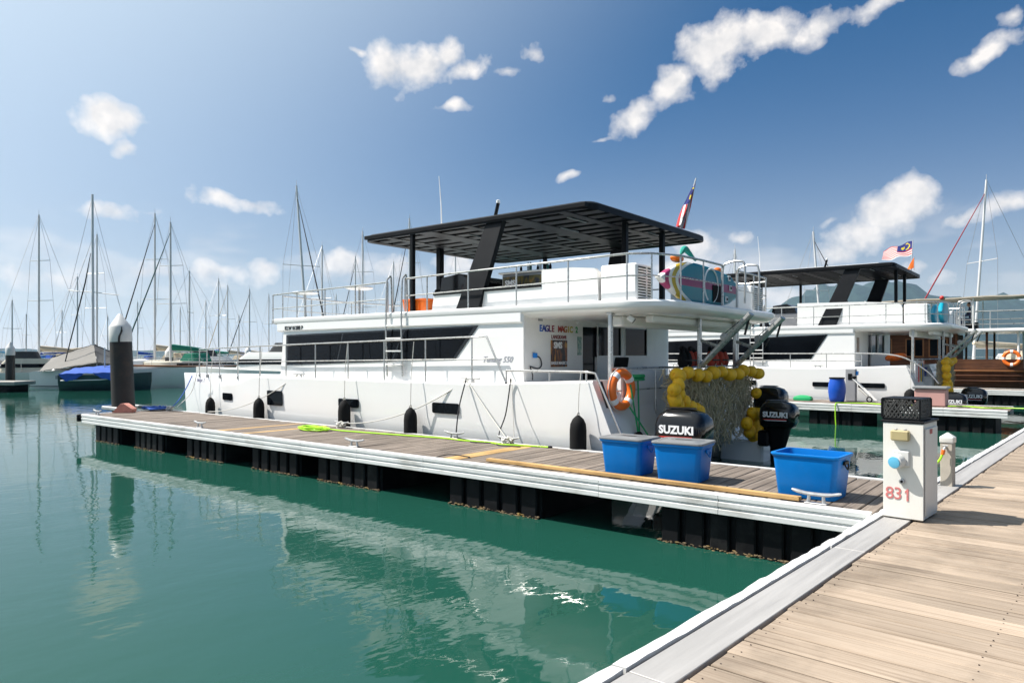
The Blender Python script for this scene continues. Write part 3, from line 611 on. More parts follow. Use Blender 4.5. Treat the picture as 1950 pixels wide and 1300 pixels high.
    for i, (s, n) in enumerate([(5.9, 3.9), (6.6, 4.7), (7.3, 5.6), (8.6, 4.2), (9.4, 5.2), (5.5, 6.3), (6.2, 7.2), (10.2, 3.8)]):
        m = MB(); m.bx(s - 0.012, s + 0.012, n - 0.32, n + 0.32, zr + 0.012, zr + 0.03); m.build('lamp_strip', GREYP, rf)
    m = MB(); m.bx(5.6, 9.6 if not lead else 7.6, rn0 + 0.45, rn1 - 0.45, zr + 0.152, zr + 0.20, 0.01); m.build('solar_panel', GEL, rf)
    for near in (True, False):
        d = 0.12 if near else -0.12; n = 3.06
        pl = [(7.92, n, 3.03), (7.35, n, 3.03), (7.02, n, 4.68), (7.42, n, 4.68)] if lead else [(7.38, n, 3.03), (6.80, n, 3.03), (6.1, n, 4.87), (6.58, n, 4.87)]
        pl = [(s, 2.73 + (z - 3.0) * 0.19, z) for s, _, z in pl]
        m = MB(); m.poly(mir(pl, near), (0, d, 0)); m.build('raked_pillar', BLACKP, b)
    for s, n, r in ((9.46, 3.06, 0.045), (9.46, 2 * CN - 3.06, 0.045), (5.3, 4.66, 0.05), (5.3, 2 * CN - 4.66, 0.05), (10.5, 4.95, 0.07)):
        m = MB(); m.bx(s - r, s + r, n - r, n + r, 3.015, zr + 0.03, 0.01); m.build('roof_post', BLACKP, b)
    m = MB(); m.tube([(7.25, 3.12, zr + 0.14), (7.18, 3.12, zr + 0.38)], 0.035, 10); lp = m.build('light_mast', BLACKP, b)
    m = MB(); m.lathe([(0.037, 0), (0.037, 0.05), (0.02, 0.06)], (7.18, 3.12, zr + 0.381)); m.build('anchor_light', TEXTW, lp)
    m = MB(); m.tube([(10.0, 4.5, zr + 0.15), (10.03, 4.5, zr + 0.9), (10.1, 4.5, zr + 1.62)], [0.018, 0.012, 0.006], 8); m.build('whip_aerial', GEL2, b)
    # railings
    up = [(13.89, 2.62), (12.88, 2.6), (11.82, 2.6), (10.76, 2.6), (9.72, 2.6)]
    add_railing(b, [(s, n, 2.99) for s, n in up], [(s, n, 3.60 + (13.9 - s) * 0.012) for s, n in up], [(s, n, 3.26 + (13.9 - s) * 0.01) for s, n in up], GALV)
    up2 = [(9.2, 2.6), (8.57, 2.6), (7.48, 2.6), (6.33, 2.6), (5.22, 2.6), (4.10, 2.6), (3.78, 2.82), (3.56, 3.4), (3.52, 4.2), (3.52, 5.0)]
    if lead: add_railing(b, [(s, n, 2.99) for s, n in up2], [(s, n, 3.69 + (9 - s) * 0.012) for s, n in up2], [(s, n, 3.34 + (9 - s) * 0.012) for s, n in up2], GALV)
    else: add_railing(b, [(s, n, 2.99) for s, n in up2], [(s, n, 3.66) for s, n in up2], [(s, n, 3.30) for s, n in up2], GALV)
    up3 = [(3.52, 5.7), (3.52, 6.6), (3.56, 7.4), (3.8, 8.1), (4.3, 8.26), (6, 8.26), (8, 8.26), (10, 8.26), (12, 8.26), (13.85, 8.2)]
    add_railing(b, [(s, n, 2.99) for s, n in up3], [(s, n, 3.72) for s, n in up3], [(s, n, 3.36) for s, n in up3], GALV)
    upf = [(13.95, 2.9), (14.3, 4.0), (14.45, CN), (14.3, 6.9), (13.95, 8.0)]
    add_railing(b, [(s - 0.05, n, 2.99) for s, n in upf], [(s - 0.05, n, 3.60) for s, n in upf], [(s - 0.05, n, 3.26) for s, n in upf], GALV)
    for n in (5.0, 5.7):
        m = MB(); m.tube(smooth_path([(3.5, n, 3.0), (3.5, n, 3.66), (3.42, n, 3.78), (3.2, n, 3.8), (3.1, n, 3.7), (3.1, n, 3.05)], 4), 0.018, 8); m.build('gate_hoop', STEEL, b)
    if lead:
        lw = [(17.62, 2.74), (17.0, 2.62), (16.17, 2.52), (15.16, 2.44), (14.1, 2.4), (12.99, 2.38), (11.87, 2.38), (10.73, 2.38), (9.58, 2.38), (8.39, 2.38), (7.19, 2.38)]
        zt = lambda s: 2.30 + (17.62 - s) * 0.0165
        add_railing(b, [(s, n, 1.62) for s, n in lw], [(s, n, zt(s)) for s, n in lw] , [(s, n, 1.94 + (17.62 - s) * 0.012) for s, n in lw], GALV)
        m = MB(); m.tube([(7.19, 2.38, zt(7.19)), (6.84, 2.38, zt(6.9)), (6.39, 2.38, 1.66)], 0.019, 8); m.build('rail_end', STEEL, b)
        m = MB(); m.tube([(7.19, 2.38, 2.06), (6.62, 2.38, 2.08)], 0.012, 6); m.build('middle_rail', STEEL, b)
        lo2 = [(6.38, 2.38), (5.45, 2.38), (4.72, 2.38)]
        add_railing(b, [(s, n, 1.66) for s, n in lo2], [(s, n, 1.87) for s, n in lo2], None, BLACKP)
        m = MB(); m.tube([(4.72, 2.38, 1.87), (4.55, 2.38, 1.85), (4.02, 2.42, 0.75)], 0.02, 8); m.build('stern_handrail', STEEL, b)
        m = MB(); m.poly([(4.52, 2.40, 1.72), (4.36, 2.40, 1.30), (4.28, 2.40, 1.30), (4.44, 2.40, 1.72)], (0, 0.02, 0)); m.build('step_trim', BLACKP, b)
    else:
        lw = [(17.62, 2.74), (16.17, 2.52), (14.1, 2.4), (11.87, 2.38), (9.5, 2.38), (8.2, 2.38), (7.0, 2.38), (5.9, 2.38)]
        add_railing(b, [(s, n, 1.62) for s, n in lw], [(s, n, 2.10) for s, n in lw], [(s, n, 1.86) for s, n in lw], GALV)
        m = MB(); m.tube(smooth_path([(5.9, 2.38, 2.10), (5.2, 2.38, 2.08), (4.6, 2.38, 1.95), (4.0, 2.4, 1.55), (3.7, 2.42, 1.2)], 5), 0.02, 8); m.build('stern_handrail', STEEL, b)
    lwf = [(17.6, 8.1), (16, 8.36), (13, 8.48), (10, 8.48), (7, 8.48)]
    add_railing(b, [(s, n, 1.62) for s, n in lwf], [(s, n, 2.4) for s, n in lwf], [(s, n, 2.0) for s, n in lwf], GALV)
    cr_ = [(4.46, 2.72), (4.42, 3.3), (4.42, 4.2), (4.05, 4.95), (4.05, 6.0), (4.05, 7.0), (4.3, 8.1)]
    add_railing(b, [(s, n, 1.0) for s, n in cr_], [(s, n, 1.92) for s, n in cr_], [(s, n, 1.55) for s, n in cr_], None)
    for s, n, z0 in ((4.46, 2.70, 1.15), (3.9, 4.9, 0.9), (3.9, 6.6, 0.9), (4.46, 2 * CN - 2.7, 1.15)):
        m = MB(); m.bx(s - 0.035, s + 0.035, n - 0.035, n + 0.035, z0, 2.85, 0.012); pst = m.build('deck_post', STEEL, b)
        m = MB(); m.bx(s - 0.06, s + 0.06, n - 0.05, n + 0.05, 2.80, 2.845, 0.01); m.build('bracket', GALV, pst)
    for n in (4.9, 6.6):
        m = MB(); m.tube([(3.86, n - 0.02, 1.95), (2.95, n - 0.02, 2.86)], 0.05, 8); m.tube([(3.86, n + 0.07, 1.95), (2.95, n + 0.07, 2.86)], 0.035, 8); dv = m.build('davit_arm', STEEL, b)
        m = MB(); m.tube([(3.9, n, 2.42), (3.5, n, 2.28)], 0.03, 8); m.build('davit_strut', STEEL, dv)
        m = MB(); m.lathe([(0.03, -0.05), (0.075, -0.045), (0.075, -0.03), (0.05, -0.028), (0.05, 0.028), (0.075, 0.03), (0.075, 0.045), (0.03, 0.05)], (3.42, n, 2.46), (0, 1, 0)); m.build('winch', GALV, dv)
        m = MB(); m.tube([(3.42, n, 2.53), (3.0, n, 2.86)], 0.007, 5); m.tube([(2.97, n, 2.86), (3.1, n + 0.1, 2.5)], 0.02, 6); m.build('davit_cable', ROPEK, dv)
    # ladder up the saloon side
    m = MB()
    for s in (9.66, 9.2): m.tube(smooth_path([(s + 0.02, 2.55, 1.70), (s, 2.50, 2.5), (s, 2.5, 3.0), (s, 2.52, 3.62), (s, 2.56, 3.72), (s, 2.64, 3.72), (s, 2.66, 3.02)], 4), 0.019, 8)
    ld = m.build('side_ladder', STEEL, b)
    for z in (1.95, 2.22, 2.48, 2.74):
        m = MB(); m.bx(9.2, 9.66, 2.48, 2.54, z - 0.015, z + 0.015, 0.006); m.build('rung', GEL, ld)
    for s in (12.6, 7.3):
        m = MB(); m.tube([(s + 0.09, 2.46, 1.64), (s + 0.06, 2.46, 1.70)], 0.02, 8); m.tube([(s - 0.09, 2.46, 1.64), (s - 0.06, 2.46, 1.70)], 0.02, 8); m.tube([(s + 0.24, 2.46, 1.71), (s, 2.46, 1.70), (s - 0.24, 2.46, 1.71)], [0.012, 0.02, 0.012], 8); m.build('deck_cleat', STEEL, b)
    return b

cat1 = catamaran('nearest large white catamaran with black slatted hardtop moored along the plank finger')
cat2 = catamaran('second white catamaran with wide raked black pillars behind the net and engines', -1.75, 15.9, 1.045, lead=False)

# writing and fittings on the near boat
UL, UB, UP = (-1, 0, 0), (0, 1, 0), (0, 0, 1)
text_mb('KLW 01288 P', 0.125, (12.95, 2.556, 2.775), UL, UP, 0.003).build('lettering', TEXTK, cat1, smooth=0)
cols = [(0.01, 0.12, 0.5), (0.02, 0.06, 0.3), (0.04, 0.03, 0.22), (0.12, 0.02, 0.12), (0.25, 0.02, 0.05), None, (0.32, 0.03, 0.02), (0.35, 0.04, 0.02), (0.35, 0.12, 0.01), (0.45, 0.32, 0.01), (0.5, 0.42, 0.02), None, (0.02, 0.35, 0.08)]
for i, ch in enumerate('EAGLE MAGIC 2'):
    if ch == ' ': continue
    text_mb(ch, 0.165, (BK - 0.005, NB(3.36) + i * 0.096 + (0.03 if i > 5 else 0), 2.625), UB, UP, 0.004).build('lettering', pm('letter %d' % i, cols[i], 0.5), cat1, smooth=0)
text_mb('LANGKAWI', 0.10, (BK - 0.005, NB(3.95), 2.475), UB, UP, 0.002, spacing=0.9).build('lettering', pm('maroon lettering', (0.2, 0.03, 0.04), 0.5), cat1, smooth=0)
text_mb('Tenang 550', 0.15, (6.78, 2.597, 2.06), UL, UP, 0.0, 0.45).build('lettering', pm('grey script', (0.38, 0.38, 0.42), 0.5), cat1, smooth=0)
text_mb('Magic 2', 0.13, (17.1, 2.50, 1.46), UL, UP, 0.002, 0.2).build('lettering', pm('pale script', (0.25, 0.25, 0.36), 0.5), cat1, smooth=0)
def poster_mat(name, a, b_, c, sc=6):
    m = bpy.data.materials.new(name); m.use_nodes = True; t = m.node_tree; bs = t.nodes['Principled BSDF']; bs.inputs['Roughness'].default_value = 0.35
    tcd = nd(t, 'ShaderNodeTexCoord'); mp = nd(t, 'ShaderNodeMapping'); mp.inputs['Scale'].default_value = (1.6, 1.6, 0.7); t.links.new(tcd.outputs['Object'], mp.inputs[0])
    n = nd(t, 'ShaderNodeTexNoise'); n.inputs['Scale'].default_value = sc; n.inputs['Detail'].default_value = 3; n.inputs['Distortion'].default_value = 1.2; t.links.new(mp.outputs[0], n.inputs['Vector'])
    cr = nd(t, 'ShaderNodeValToRGB'); e = cr.color_ramp.elements; e[0].position = 0.42; e[0].color = a + (1,); e[1].position = 0.68; e[1].color = c + (1,); k = e.new(0.56); k.color = b_ + (1,)
    t.links.new(n.outputs['Fac'], cr.inputs[0]); t.links.new(cr.outputs[0], bs.inputs['Base Color']); return m
PFIRE = poster_mat('fire poster print', (0.012, 0.010, 0.010), (0.22, 0.06, 0.01), (0.45, 0.22, 0.03))
m = MB(); m.bx(BK - 0.015, BK - 0.003, NB(3.68), NB(4.22), 1.92, 2.42); po = m.build('poster', PFIRE, cat1)
text_mb('SMS', 0.16, (BK - 0.018, NB(3.90), 2.32), UB, UP, 0.006).build('lettering', TEXTW, po, smooth=0)
text_mb('EAGLE MAGIC 2', 0.075, (BK - 0.018, NB(3.95), 1.99), UB, UP, 0.003).build('lettering', TEXTW, po, smooth=0)
m = MB(); m.bx(BK - 0.012, BK - 0.003, NB(4.60), NB(4.74), 2.14, 2.50); m.build('notice', poster_mat('green notice print', (0.05, 0.22, 0.17), (0.3, 0.42, 0.36), (0.55, 0.58, 0.5), 18), cat1)
m = MB(); m.bx(BK - 0.02, BK - 0.003, NB(3.28), NB(3.40), 2.76, 2.82); m.build('label_plate', GREYP, cat1)
m = MB(); m.bx(6.497, 7.45, 3.60, 3.612, 3.42, 3.68) ; bn = m.build('bar_banner', poster_mat('bar banner print', (0.012, 0.015, 0.03), (0.12, 0.10, 0.02), (0.32, 0.14, 0.04), 4), cat1)
text_mb('SMS', 0.15, (7.27, 3.596, 3.55), UL, UP, 0.006).build('lettering', TEXTW, bn, smooth=0)
m = MB(); m.bx(BK - 0.05, BK - 0.003, NB(3.10), NB(3.20), 2.09, 2.18, 0.01); sk = m.build('shore_power_socket', pm('blue plug', (0.01, 0.2, 0.62), 0.4), cat1)
m = MB(); m.tube(smooth_path([(BK - 0.01, NB(3.2), 2.13), (BK - 0.02, NB(3.32), 2.08), (BK - 0.02, NB(3.36), 1.96), (BK - 0.01, NB(3.28), 1.90), (BK - 0.02, NB(3.1), 1.92), (BK - 0.03, NB(3.0), 1.93), (BK - 0.1, NB(2.97), 1.8), (BK - 0.1, NB(2.97), 1.70)], 5), 0.012, 6); m.build('power_cable', ROPEK, sk)
m = MB(); m.lathe([(0.04, 0), (0.05, 0.02), (0.05, 0.10), (0.03, 0.12)], (4.25, 2.9, 2.77), (-0.6, 0.5, -0.6), 14); cmb = m.build('camera_body', GEL, cat1)
m = MB(); m.lathe([(0.045, 0.118), (0.045, 0.125)], (4.25, 2.9, 2.77), (-0.6, 0.5, -0.6), 14); m.build('lens', BLACKG, cmb)
m = MB(); m.bx(BK - 0.06, BK - 0.003, NB(4.55), NB(4.70), 2.74, 2.80) ; m.build('wall_lamp', GEL, cat1)
# writing on the second boat
m = MB(); m.bx(BK - 0.015, BK - 0.003, NB(3.15), NB(3.45), 2.15, 2.62); m.build('poster', poster_mat('gold poster print', (0.05, 0.025, 0.02), (0.2, 0.12, 0.06), (0.55, 0.4, 0.2), 9), cat2)

# ------------------------------------------------------------------ things on the near finger
def boat_thing(name, label, cat, base, boat2=False, group=None):
    o = thing(name, label, cat, base, group=group)
    if boat2: o.location = FW(base[0] - 1.75, base[1] + 15.9, base[2] * 1.045)
    return o
def cleat(label, s, n, rot=0.0, L=0.24, rope=None):
    c = thing('horn_cleat', label, 'cleat', (s, n, DECK), rot=rot, group='horn cleats bolted to the near finger')
    z = DECK + 0.004
    m = MB()
    m.bx(s - 0.11, s + 0.11, n - 0.035, n + 0.035, z, z + 0.012, 0.004); ba = m.build('base_plate', GALV, c)
    for d in (-0.07, 0.07):
        m = MB(); m.tube([(s + d * 1.1, n, z + 0.01), (s + d, n, z + 0.05), (s + d, n, z + 0.085)], [0.024, 0.017, 0.017], 8); m.build('leg', GALV, c)
    m = MB(); m.tube(smooth_path([(s - L, n, z + 0.125), (s - L * 0.5, n, z + 0.10), (s, n, z + 0.095), (s + L * 0.5, n, z + 0.10), (s + L, n, z + 0.125)], 4), [0.010] + [0.016] * 3 + [0.020] * 11 + [0.016] * 1 + [0.010], 8); m.build('horn', GALV, c)
    if rope:
        m = MB(); pts = []
        for i in range(70):
            a = i * 0.62; pts.append((s + 0.13 * math.sin(a) * (0.7 + 0.3 * math.sin(i * 1.7)), n + 0.055 * math.sin(2 * a) + 0.02 * math.sin(i * 2.3), z + 0.05 + 0.05 * math.sin(i * 0.9) + 0.03 * math.cos(a)))
        m.tube(pts, 0.013, 6); m.build('rope_turns', rope, c)
    return c
cleat('bare horn cleat by the open blue tub at the walkway end of the finger', 0.55, 0.13)
cleat('bare horn cleat on the waterside edge of the finger, second from the walkway', 7.78, 0.15)
cleat('bare horn cleat on the waterside edge beside the pale new planks', 12.72, 0.15)
cleat('bare horn cleat at the outer corner of the finger nearest the pile', 17.74, 0.15)
cleat('horn cleat wrapped in white rope beside the coiled lime hose', 10.45, 1.98, rope=ROPEW)
cleat('bare horn cleat at the boat side of the finger with the black line beside it', 7.26, 1.98)
cleat('horn cleat heaped with white rope at the boat side near the largest fender', 6.02, 1.98, rope=ROPEW)
cleat('horn cleat wrapped in grey rope at the bow end of the finger', 17.75, 1.98, rope=ROPEW)

hs = thing('garden_hose', 'lime green hose coiled on the finger deck and trailing along the boat', 'hose', (10.5, 1.3, DECK))
pts = []
for i in range(150):
    a = i * 0.30; k = 0.75 + 0.25 * math.sin(i * 0.37); pts.append((10.45 + 0.44 * k * math.cos(a), 1.30 + 0.20 * k * math.sin(a), DECK + 0.02 + 0.05 * i / 150 + 0.012 * math.sin(i)))
pts += smooth_path([(10.3, 1.5, DECK + 0.03), (9.9, 1.52, DECK + 0.016), (9.2, 1.60, DECK + 0.016), (8.3, 1.72, DECK + 0.016), (7.4, 1.86, DECK + 0.016), (6.85, 1.82, DECK + 0.016), (6.4, 1.9, DECK + 0.016), (6.0, 1.80, DECK + 0.016), (5.6, 1.93, DECK + 0.016), (5.2, 2.0, DECK + 0.016)], 8)
m = MB(); m.tube(pts, 0.014, 7); m.build('hose_line', HOSE, hs)
m = MB(); m.lathe([(0.016, 0), (0.022, 0.01), (0.022, 0.05), (0.012, 0.07)], (5.2, 2.0, DECK + 0.02), (-1, 0.1, 0), 10); m.build('nozzle', BLACKP, hs)
o = thing('black_cable', 'thin black cable lying loose across the finger deck below the stern', 'cable', (6.5, 1.9, DECK))
m = MB(); m.tube(smooth_path([(7.2, 1.9, DECK + 0.05), (6.9, 1.95, DECK + 0.012), (6.6, 1.75, DECK + 0.012), (6.25, 1.9, DECK + 0.012), (6.0, 1.72, DECK + 0.012), (5.6, 1.78, DECK + 0.012)], 6), 0.010, 6); m.build('cable_line', ROPEK, o)
o = thing('rope_offcut', 'short black loop of cord on the new plank near the edge', 'cord', (5.75, 0.2, DECK))
m = MB(); m.tube(smooth_path([(5.85, 0.1, DECK + 0.012), (5.8, 0.3, DECK + 0.03), (5.6, 0.42, DECK + 0.012), (5.45, 0.38, DECK + 0.012)], 6), 0.009, 6); m.build('cord_line', ROPEK, o)
o = thing('timber_batten', 'long new pine batten lying along the waterside edge of the finger', 'plank', (2.85, 0.22, DECK))
m = MB(); m.poly([(5.02, 0.24, DECK + 0.012), (0.72, 0.13, DECK + 0.012), (0.72, 0.225, DECK + 0.012), (5.02, 0.335, DECK + 0.012)], (0, 0, 0.035)); m.build('board', NEWW, o, smooth=0)

def tub(mb, hx, hy, h, taper, wall=0.012, r=0.06):
    def L(k, z, ins=0): return [(x, y, z) for x, y in rrect(hx * k - ins, hy * k - ins, r * (1.0), 4)]
    k0 = 1 - taper
    mb.loft([L(k0 - 0.02, 0.0), L(k0, 0.012), L(1.0, h - 0.04), L(1.0, h - 0.035, -0.012), L(1.0, h - 0.012, -0.022), L(1.0, h, -0.018), L(1.0, h, wall), L(1.0, h - 0.03, wall + 0.004), L(k0, 0.02, wall)])
    return mb
def storage_box(label, x, y, w, d, h, rot, lid, sticker=False):
    o = thing('storage_box', label, 'storage box', (x, y, DECK + 0.006), 'W', rot, group='blue storage boxes on the finger')
    FRAME[o.name] = ('L', Vector((0, 0, 0)))
    m = tub(MB(), w / 2 * 1.06, d / 2 * 1.06, h, 0.12); m.build('tub', BLUEP, o, smooth=50)
    for sx in (-1, 1):
        m = MB(); m.bx(sx * w * 0.53 - 0.0, sx * (w * 0.53 + 0.022), -0.07, 0.07, h - 0.10, h - 0.06, 0.006); m.tube(smooth_path([(sx * (w * 0.53 + 0.015), -0.06, h - 0.09), (sx * (w * 0.53 + 0.03), 0, h - 0.15), (sx * (w * 0.53 + 0.015), 0.06, h - 0.09)], 4), 0.008, 6); m.build('handle', BLACKP if not lid else BLUEP, o, kind='stuff')
    if lid:
        m = MB(); L = lambda k, z: [(a, b_, z) for a, b_ in rrect(w / 2 * 1.06 + k, d / 2 * 1.06 + k, 0.065, 4)]
        m.loft([L(0.028, h + 0.001), L(0.032, h + 0.012), L(0.026, h + 0.026), L(-0.01, h + 0.028), L(-0.03, h + 0.020), L(-0.06, h + 0.020), L(-0.075, h + 0.032), L(-0.2, h + 0.034)]); m.build('lid', GREYL, o, smooth=50)
        if sticker:
            m = MB(); m.bx(w * 0.53 - 0.030, w * 0.53 - 0.014, 0.03, 0.095, h - 0.22, h - 0.11, rot=Matrix.Rotation(R(4), 3, 'Y')); m.build('sticker', TEXTW, o)
    return o
storage_box('blue storage box with grey lid standing farther from the walkway', -4.98, 7.84, 0.55, 0.44, 0.43, R(3), True)
storage_box('blue storage box with grey lid and white sticker, nearer of the lidded pair', -4.21, 7.84, 0.55, 0.46, 0.44, R(8), True, True)
storage_box('open blue storage tub without a lid by the walkway', -2.70, 7.84, 0.63, 0.48, 0.46, R(1), False)

# ------------------------------------------------------------------ walkway pedestals
ped = thing('power_pedestal', 'white power pedestal numbered 831 on the walkway edge', 'power pedestal', (-1.68, 7.49, DECK), 'W', R(-1.5))
FRAME[ped.name] = ('L', Vector((0, 0, 0)))
PEDW = pm('cream painted steel', (0.70, 0.68, 0.63), 0.4, var=0.03, vs=3, dirt=(0.5, 0.45, 0.38), dscale=3, damt=0.3)
H = 0.885
m = MB(); m.bx(-0.165, 0.165, -0.25, 0.25, 0.012, H, 0.008); m.build('cabinet', PEDW, ped)
m = MB(); m.bx(-0.16, 0.172, -0.262, -0.252, 0.02, H - 0.006, 0.003); m.build('front_panel', PEDW, ped)
m = MB(); m.bx(-0.18, 0.18, -0.27, 0.26, H + 0.001, H + 0.02, 0.004); m.build('cap', BLACKP, ped)
m = MB(); m.bx(0.168, 0.176, -0.20, 0.22, 0.05, H - 0.05, 0.003); m.build('side_panel', PEDW, ped)
m = MB(); m.bx(-0.085, 0.07, -0.325, -0.263, 0.725, 0.82, 0.012); fl = m.build('socket_flap', pm('yellowed plastic', (0.40, 0.33, 0.17), 0.4, var=0.12), ped)
m = MB(); m.bx(-0.055, -0.035, -0.31, -0.27, 0.821, 0.832, 0.003); m.build('hinge', GALV, fl)
m = MB(); m.bx(0.022, 0.042, -0.31, -0.27, 0.821, 0.832, 0.003); m.build('hinge', GALV, fl)
m = MB(); m.bx(-0.075, 0.065, -0.285, -0.263, 0.49, 0.635, 0.01); sk = m.build('power_socket', pm('pale plastic', (0.6, 0.6, 0.58), 0.4), ped)
m = MB(); m.lathe([(0.062, 0), (0.066, 0.03), (0.062, 0.075), (0.055, 0.08)], (-0.02, -0.285, 0.545), (-0.25, -1, -0.15), 24); m.build('socket_collar', pm('pale plastic', (0.6, 0.6, 0.58), 0.4), sk)
m = MB(); m.lathe([(0.052, 0.081), (0.052, 0.092), (0.03, 0.096)], (-0.02, -0.285, 0.545), (-0.25, -1, -0.15), 24); m.build('socket_cover', pm('pale blue plastic', (0.12, 0.42, 0.62), 0.35), sk)
m = MB(); m.lathe([(0.024, 0), (0.024, 0.02), (0.014, 0.022)], (0.0, -0.262, 0.355), (0, -1, 0), 16); lk = m.build('lock', GALV, ped)
m = MB(); m.lathe([(0.012, 0.0225), (0.012, 0.026)], (0.0, -0.262, 0.355), (0, -1, 0), 12); m.build('keyhole', BLACKP, lk)
NUM = pm('faded red paint', (0.55, 0.17, 0.16), 0.6, var=0.25, vs=20)
text_mb('83', 0.155, (-0.070, -0.264, 0.235), (1, 0, 0), UP, 0.0005, spacing=0.9).build('lettering', NUM, ped, smooth=0)
m = MB(); m.poly([(0.052, -0.264, 0.18), (0.052, -0.264, 0.288), (0.040, -0.264, 0.288), (0.022, -0.264, 0.264), (0.022, -0.264, 0.250), (0.036, -0.264, 0.262), (0.036, -0.264, 0.18)], (0, -0.003, 0)); m.build('lettering', NUM, ped, smooth=0)
text_mb('831', 0.06, (0.178, -0.02, 0.80), (0, 1, 0), UP, 0.001).build('lettering', NUM, ped, smooth=0)
cr8 = thing('lattice_crate', 'black perforated plastic crate on top of the white pedestal', 'crate', (-1.70, 7.44, DECK + H + 0.022), 'W', R(-3)); FRAME[cr8.name] = ('L', Vector((0, 0, 0)))
m = MB(); m.bx(-0.16, 0.16, -0.17, 0.17, 0.0, 0.02, 0.004); m.build('base', BLACKP, cr8)
m = MB(); m.bx(-0.162, 0.162, -0.172, 0.172, 0.185, 0.20, 0.004) ; m.build('lid', BLACKP, cr8)
GRATE = pm('dark lattice plastic', (0.035, 0.034, 0.033), 0.5, var=0.3, vs=20)
for fx, fy, nx in ((0, -1, 0.32), (0, 1, 0.32), (-1, 0, 0.34), (1, 0, 0.34)):
    m = MB(); U = Vector((1, 0, 0)) if fy else Vector((0, 1, 0)); N = Vector((fx, fy, 0)); c0 = N * (0.155 if fx else 0.165)
    rnd = random.Random(4 + fx + 2 * fy)
    k = 9
    for i in range(-2, k + 2):
        for dr in (-1, 1):
            a = (i / k - 0.5) * nx; b0 = a + dr * 0.11; pa = c0 + U * max(-nx / 2, min(nx / 2, a)) + Vector((0, 0, 0.02)); pb = c0 + U * max(-nx / 2, min(nx / 2, b0 + rnd.uniform(-0.02, 0.02))) + Vector((0, 0, 0.186))
            m.tube([pa, (pa + pb) / 2 + N * 0.001, pb], 0.0075, 4)
    for z in (0.06, 0.105, 0.15): m.tube([c0 + U * (-nx / 2) + Vector((0, 0, z)), c0 + U * (nx / 2) + Vector((0, 0, z))], 0.006, 4)
    m.build('lattice_side', GRATE, cr8, kind='stuff')
for i, (sx, sy) in enumerate(((-1, -1), (1, -1), (1, 1), (-1, 1))):
    m = MB(); m.bx(sx * 0.16 - 0.008, sx * 0.16 + 0.008, sy * 0.17 - 0.008, sy * 0.17 + 0.008, 0.018, 0.19, 0.003); m.build('corner_post', BLACKP, cr8)
wp = thing('water_post', 'short square wooden water post with white pyramid cap behind the pedestal', 'post', (-1.74, 9.48, DECK), 'W', R(-4)); FRAME[wp.name] = ('L', Vector((0, 0, 0)))
m = MB(); m.bx(-0.062, 0.062, -0.062, 0.062, 0, 0.50, 0.006); m.build('post_shaft', pm('grey beige paint', (0.40, 0.36, 0.30), 0.7, var=0.12, vs=8), wp)
m = MB(); m.loft([[(x, y, z) for x, y in rrect(h, h, 0.008, 2)] for h, z in ((0.068, 0.50), (0.070, 0.505), (0.070, 0.56), (0.066, 0.565), (0.008, 0.612))]); m.build('cap', PEDW, wp)
m = MB(); m.tube([(0, -0.06, 0.45), (0, -0.11, 0.45), (-0.01, -0.125, 0.42)], 0.012, 8); m.bx(-0.03, 0.03, -0.10, -0.09, 0.462, 0.475, 0.003); tp = m.build('tap', GALV, wp, kind='stuff')
m = MB(); m.tube([(-0.01, -0.125, 0.425), (-0.02, -0.13, 0.37)], 0.02, 10); m.build('hose_connector', ORANGE, wp)
m = MB(); m.tube(smooth_path([(-0.02, -0.13, 0.375), (-0.05, -0.145, 0.30), (-0.13, -0.15, 0.22), (-0.26, -0.12, 0.16), (-0.42, 0.0, 0.05), (-0.5, 0.3, 0.012)], 6), 0.013, 8); m.build('hose', HOSE, wp)

# ------------------------------------------------------------------ mooring pile and oddments at the end of the finger
PILEK = pm('black pile sleeve', (0.018, 0.014, 0.012), 0.6, var=0.4, vs=3, dirt=(0.06, 0.035, 0.02), dscale=1.5, damt=0.7)
PILEW = pm('white pile cap', (0.62, 0.61, 0.59), 0.5, var=0.08, vs=3, dirt=(0.4, 0.38, 0.34), dscale=3, damt=0.5)
def pile(label, loc, r, top, capz, tilt=0.0, crack=False):
    o = thing('mooring_pile', label, 'mooring pile', tuple(loc), 'W', group='black mooring piles with white caps'); FRAME[o.name] = ('L', Vector((0, 0, 0)))
    o.rotation_euler = (0, -tilt, HEAD) if tilt else (0, 0, 0)
    m = MB(); m.lathe([(r * 1.06, -3.0), (r * 1.05, 0.3), (r, capz)], seg=28); m.build('sleeve', PILEK, o)
    sh = capz + (top - capz) * 0.52
    m = MB(); m.lathe([(r * 1.0, capz - 0.02), (r * 1.035, capz + 0.01), (r * 1.02, sh), (r * 0.9, sh + 0.05), (r * 0.12, top), (0.01, top + 0.01)], seg=28); m.build('cap', PILEW, o)
    if crack:
        a0 = R(-70); q = lambda a, z: (math.cos(a) * r * 1.036, math.sin(a) * r * 1.036, z)
        m = MB(); m.tube(smooth_path([q(a0, capz - 0.02), q(a0 + 0.05, capz + 0.12), q(a0 + 0.25, capz + 0.26), q(a0 + 0.27, capz + 0.38)], 5), [0.03] * 6 + [0.025] * 6 + [0.015] * 4, 6); m.build('tar_streak', PILEK, o)
    return o
pile('tall black pile with white cone cap at the end of the near finger', FW(18.95, 1.32), 0.275, 3.27, 2.52, R(2.4), True)
pile('black pile with white cap beside the low dock at the far left', AH(47, -32.9), 0.26, 3.0, 2.15)
pile('black pile with white cap in front of the cream sailing boat', AH(53, -25.35), 0.28, 2.75, 2.0)
pile('slim black pile seen through the bow rail of the catamaran', AH(60, -22.1), 0.25, 2.9, 2.1)
